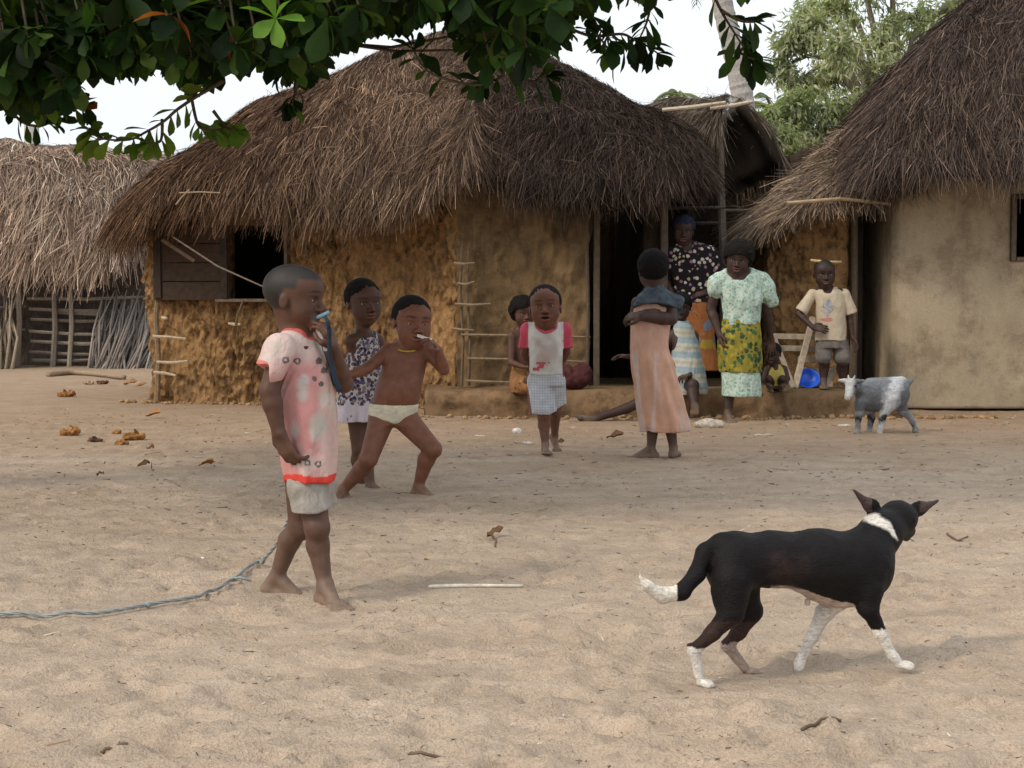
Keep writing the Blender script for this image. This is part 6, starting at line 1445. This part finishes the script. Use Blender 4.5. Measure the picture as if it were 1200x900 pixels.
# pale stones near the step
def rock(c, s_, seed, col, name, label, cat, group=None, m=None):
    S = SDF(np.asarray(c)-np.array(s_)*1.6, np.asarray(c)+np.array(s_)*1.6, max(.004, min(s_)/7)); S.ell(c, s_, None, .01); S.wob(min(s_)*.4, min(s_)*1.3, seed); V, F = S.mesh(1); return solo(name, V, F, m or M_DRYLEAF, label, cat, cols=one(col, .4, .02)(V), group=group)
p = GP(831, 500); rock(p+A3(0, 0, .02), (.13, .08, .045), 3, (.44, .38, .31), 'pale_stone', 'flat pale stone lying on the sand in front of the mint-bloused woman', 'stone')
p = GP(606, 509); rock(p+A3(0, 0, .02), (.035, .03, .03), 5, (.62, .58, .54), 'white_pebble', 'white pebble on the earth left of the striding boy\'s feet', 'pebble')
p = GP(618, 521); rock(p+A3(0, 0, .01), (.045, .03, .014), 6, (.52, .47, .4), 'white_scrap', 'flat whitish scrap just below the white pebble', 'scrap')
p = GP(237, 657); rock(p+A3(0, 0, .008), (.012, .009, .008), 7, (.8, .78, .75), 'white_pebble', 'tiny white pebble on the sand above the trailing rope', 'pebble')
p = GP(990, 500); rock(p+A3(0, 0, .01), (.06, .03, .012), 9, (.52, .47, .40), 'white_scrap', 'flat whitish scrap on the earth just left of the goat\'s front hoof', 'scrap')
# brown coconut husks and curled dry leaves
HUSKS = [(78, 464, .10, .06, .06, 'rounded brown husk lying alone near the left hut corner'), (120, 451, .07, .05, .05, 'dark brown husk piece just left of the orange leaf heap by the stake'), (104, 451, .06, .05, .03, 'pale husk chip left of the dark husk piece near the hut corner'),
 (82, 510, .075, .06, .05, 'orange-brown husk at the left end of the lower husk row'), (112, 518, .05, .045, .035, 'small dark husk between two orange husks in the lower row'), (157, 516, .085, .06, .055, 'largest curled orange-brown husk in the lower row'),
 (136, 508, .04, .03, .03, 'small orange husk flake just above the largest lower husk'), (142, 524, .05, .04, .025, 'low brown flake beside the largest lower husk')]
for i, (u, v, a, b_, c_, lab) in enumerate(HUSKS):
    p = GP(u, v); z = gz(p[0], p[1]); S = SDF(p+A3(-a, -a, -.02)*1.4, p+A3(a, a, 2.2*c_)*1.3+A3(0, 0, .02), .006); c_ = c_*.72; S.ell(p+A3(0, 0, z+c_*.7), (a, b_*1.2, c_), None, .01); S.ell(p+A3(.01*(i % 3-1), -b_*.6, z+c_*1.5), (a*.8, b_*1.1, c_*.95), None, .006, 'sub'); S.wob(.026, .035, i, .8); V, F = S.mesh(0)
    col = (.30, .14, .045) if i not in (1, 2, 4) else ((.10, .055, .03) if i != 2 else (.42, .30, .17)); n = fbm(V[:, 0]/.015, V[:, 1]/.015, V[:, 2]/.03, i, 2)[:, None]
    solo('husk', V, F, M_DRYLEAF, lab, 'husk', cols=np.array(col)*(1+.6*n), group='dry husks scattered on the ground')
LV = [(152, 453, .16, 'broad curled orange dead leaf heaped beside the corner stake'), (165, 455, .13, 'dead orange leaf overlapping the broad curled one near the corner stake'), (180, 490, .14, 'single orange dead leaf pointing right on the bare earth below the hut corner'), (243, 551, .11, 'flat orange dead leaf nearest the pink-shirted boy'), (168, 553, .07, 'small dark orange dead leaf left of the flat one by the boy'),
 (117, 559, .04, 'tiny dark leaf scrap lowest at the left of the dead leaves'), (720, 516, .12, 'curled brown dead leaf on the earth left of the pink-dressed girl'), (176, 530, .05, 'small crumpled leaf below the largest husk'), (338, 520, .05, 'dark leaf scrap on the sand by the front hand of the boy in pink'), (580, 632, .07, 'dry twiggy leaf scrap on the sand in the centre foreground'), (655, 524, .08, 'brown curled leaf right beside the striding boy\'s foot')]
for i, (u, v, L, lab) in enumerate(LV):
    p = GP(u, v); r = np.random.default_rng(i); a = r.uniform(-.5, .5); d = np.array([[math.cos(a), math.sin(a), .12]]); z = gz(p[0], p[1])
    V, F, k = leaves_mesh(np.array([p+A3(-L/2, 0, z+.012)]), d/np.linalg.norm(d), np.array([[0, -.4, 1.]]), np.array([L*1.2]), np.array([L*.6]), r, 5, .35, -.12); V[:, 2] += r.uniform(0, .02, len(V)); V = np.concatenate([V, V-A3(0, 0, .003)]); F = np.concatenate([F, F[:, ::-1]+k])
    solo('dead_leaf', V, F, M_DRYLEAF, lab, 'leaf', cols=np.array((.34, .16, .055) if i < 4 else (.17, .09, .045)), group='dead leaves scattered on the ground')
# sticks on the ground
def gstick(px, r0, col, name, label, nb=0):
    W3 = []
    for (u, v) in px:
        p = GP(u, v); p[2] = gz(p[0], p[1])+r0*.8; W3.append(p)
    q = MB(); W3 = pt_on(W3, 12)
    for w3 in W3: w3[2] = gz(w3[0], w3[1])+r0*.8
    W3[1:-1, 2] = np.maximum(W3[1:-1, 2], .5*(W3[:-2, 2]+W3[2:, 2])); q.tube(W3, np.linspace(r0, r0*.7, 12), 7, col, .12)
    return q.solo(name, M_STICK, label, 'stick')
gstick([(57, 444), (90, 442), (146, 447)], .045, (.30, .22, .15), 'fallen_branch', 'long grey-brown fallen branch lying at the far left of the yard')
gstick([(502, 690), (550, 689), (613, 689)], .008, (.62, .57, .48), 'white_stick', 'straight whitish stick lying on the sand in the middle foreground')
for i, (px, lab) in enumerate((([(884, 513), (905, 511)], 'short pale twig lying in front of the goat'), ([(1110, 628), (1122, 636), (1134, 632)], 'bent dark twig on the sand right of the dog\'s ears'), ([(575, 628), (581, 636), (580, 644)], 'forked little twig upright on the sand in the centre'), ([(480, 893), (500, 896), (530, 895)], 'dark twig at the bottom edge below the white stick'), ([(1020, 552), (1042, 549)], 'thin dark twig on the sand above the dog\'s back'), ([(940, 865), (960, 858), (985, 855)], 'reddish thin root on the sand below the dog'), ([(120, 893), (150, 890)], 'dark twig at the bottom left corner'))):
    gstick(px, .005 if px[0][1] > 540 else .012, (.55, .47, .36) if i == 0 else (.16, .11, .08), 'twig', lab)
# fine litter: chips, crumbs and grass bits
r = np.random.default_rng(42); n = 5200; y = 3.1+12.5*r.random(n)**1.5; x = r.uniform(-1, 1, n)*(y/2.7+.4); z = np.array([gz(a, b) for a, b in zip(x, y)])+.003
a = r.uniform(0, 6.28, n); d = np.stack([np.cos(a), np.sin(a), r.normal(0, .12, n)], 1); d /= np.linalg.norm(d, axis=1, keepdims=True); lt = np.cross(d, [0, 0, 1]); lt /= np.linalg.norm(lt, axis=1, keepdims=True)
L = r.uniform(.006, .03, n)*(1+(r.random(n) < .05)*2)*np.clip(y/6, .7, 1.6); V, F, k = strands(np.stack([x, y, z], 1), d, lt, L, r.uniform(.002, .007, n)*np.clip(y/6, .8, 1.6), r.uniform(0, .004, n), r)
solo('ground_litter', V, F, M_STICK, None, None, cols=np.repeat(pal([(.20, .13, .08), (.13, .08, .05), (.32, .23, .15), (.50, .45, .38), (.10, .07, .05)], n, r), k, 0), kind='stuff')
# crumbled clods near the foot of the step and huts
r = np.random.default_rng(43); mb = MB()
for i in range(420):
    t_ = r.random(); 
    if t_ < .6: p = np.array([r.uniform(-1.2, 4.6), 14.25-abs(r.normal(0, .14)), 0])
    else: p = np.array([r.uniform(-4.2, -.8), 0, 0]); p[1] = np.interp(p[0], [-3.86, -1.0], [16.52, 15.5])-abs(r.normal(0, .12))
    s_ = r.uniform(.008, .035); p[2] = gz(p[0], p[1])+s_*.3; V, F = sphere(p, (s_, s_*.6, s_*.8), np.eye(3), 6, 4); V = V+r.normal(0, s_*.12, V.shape); mb.add(V, F, np.array((.32, .2, .1))*r.uniform(.7, 1.3))
V, F, C = mb.arrays(); solo('earth_clods', V, F, M_DRYLEAF, None, None, cols=C, kind='stuff')
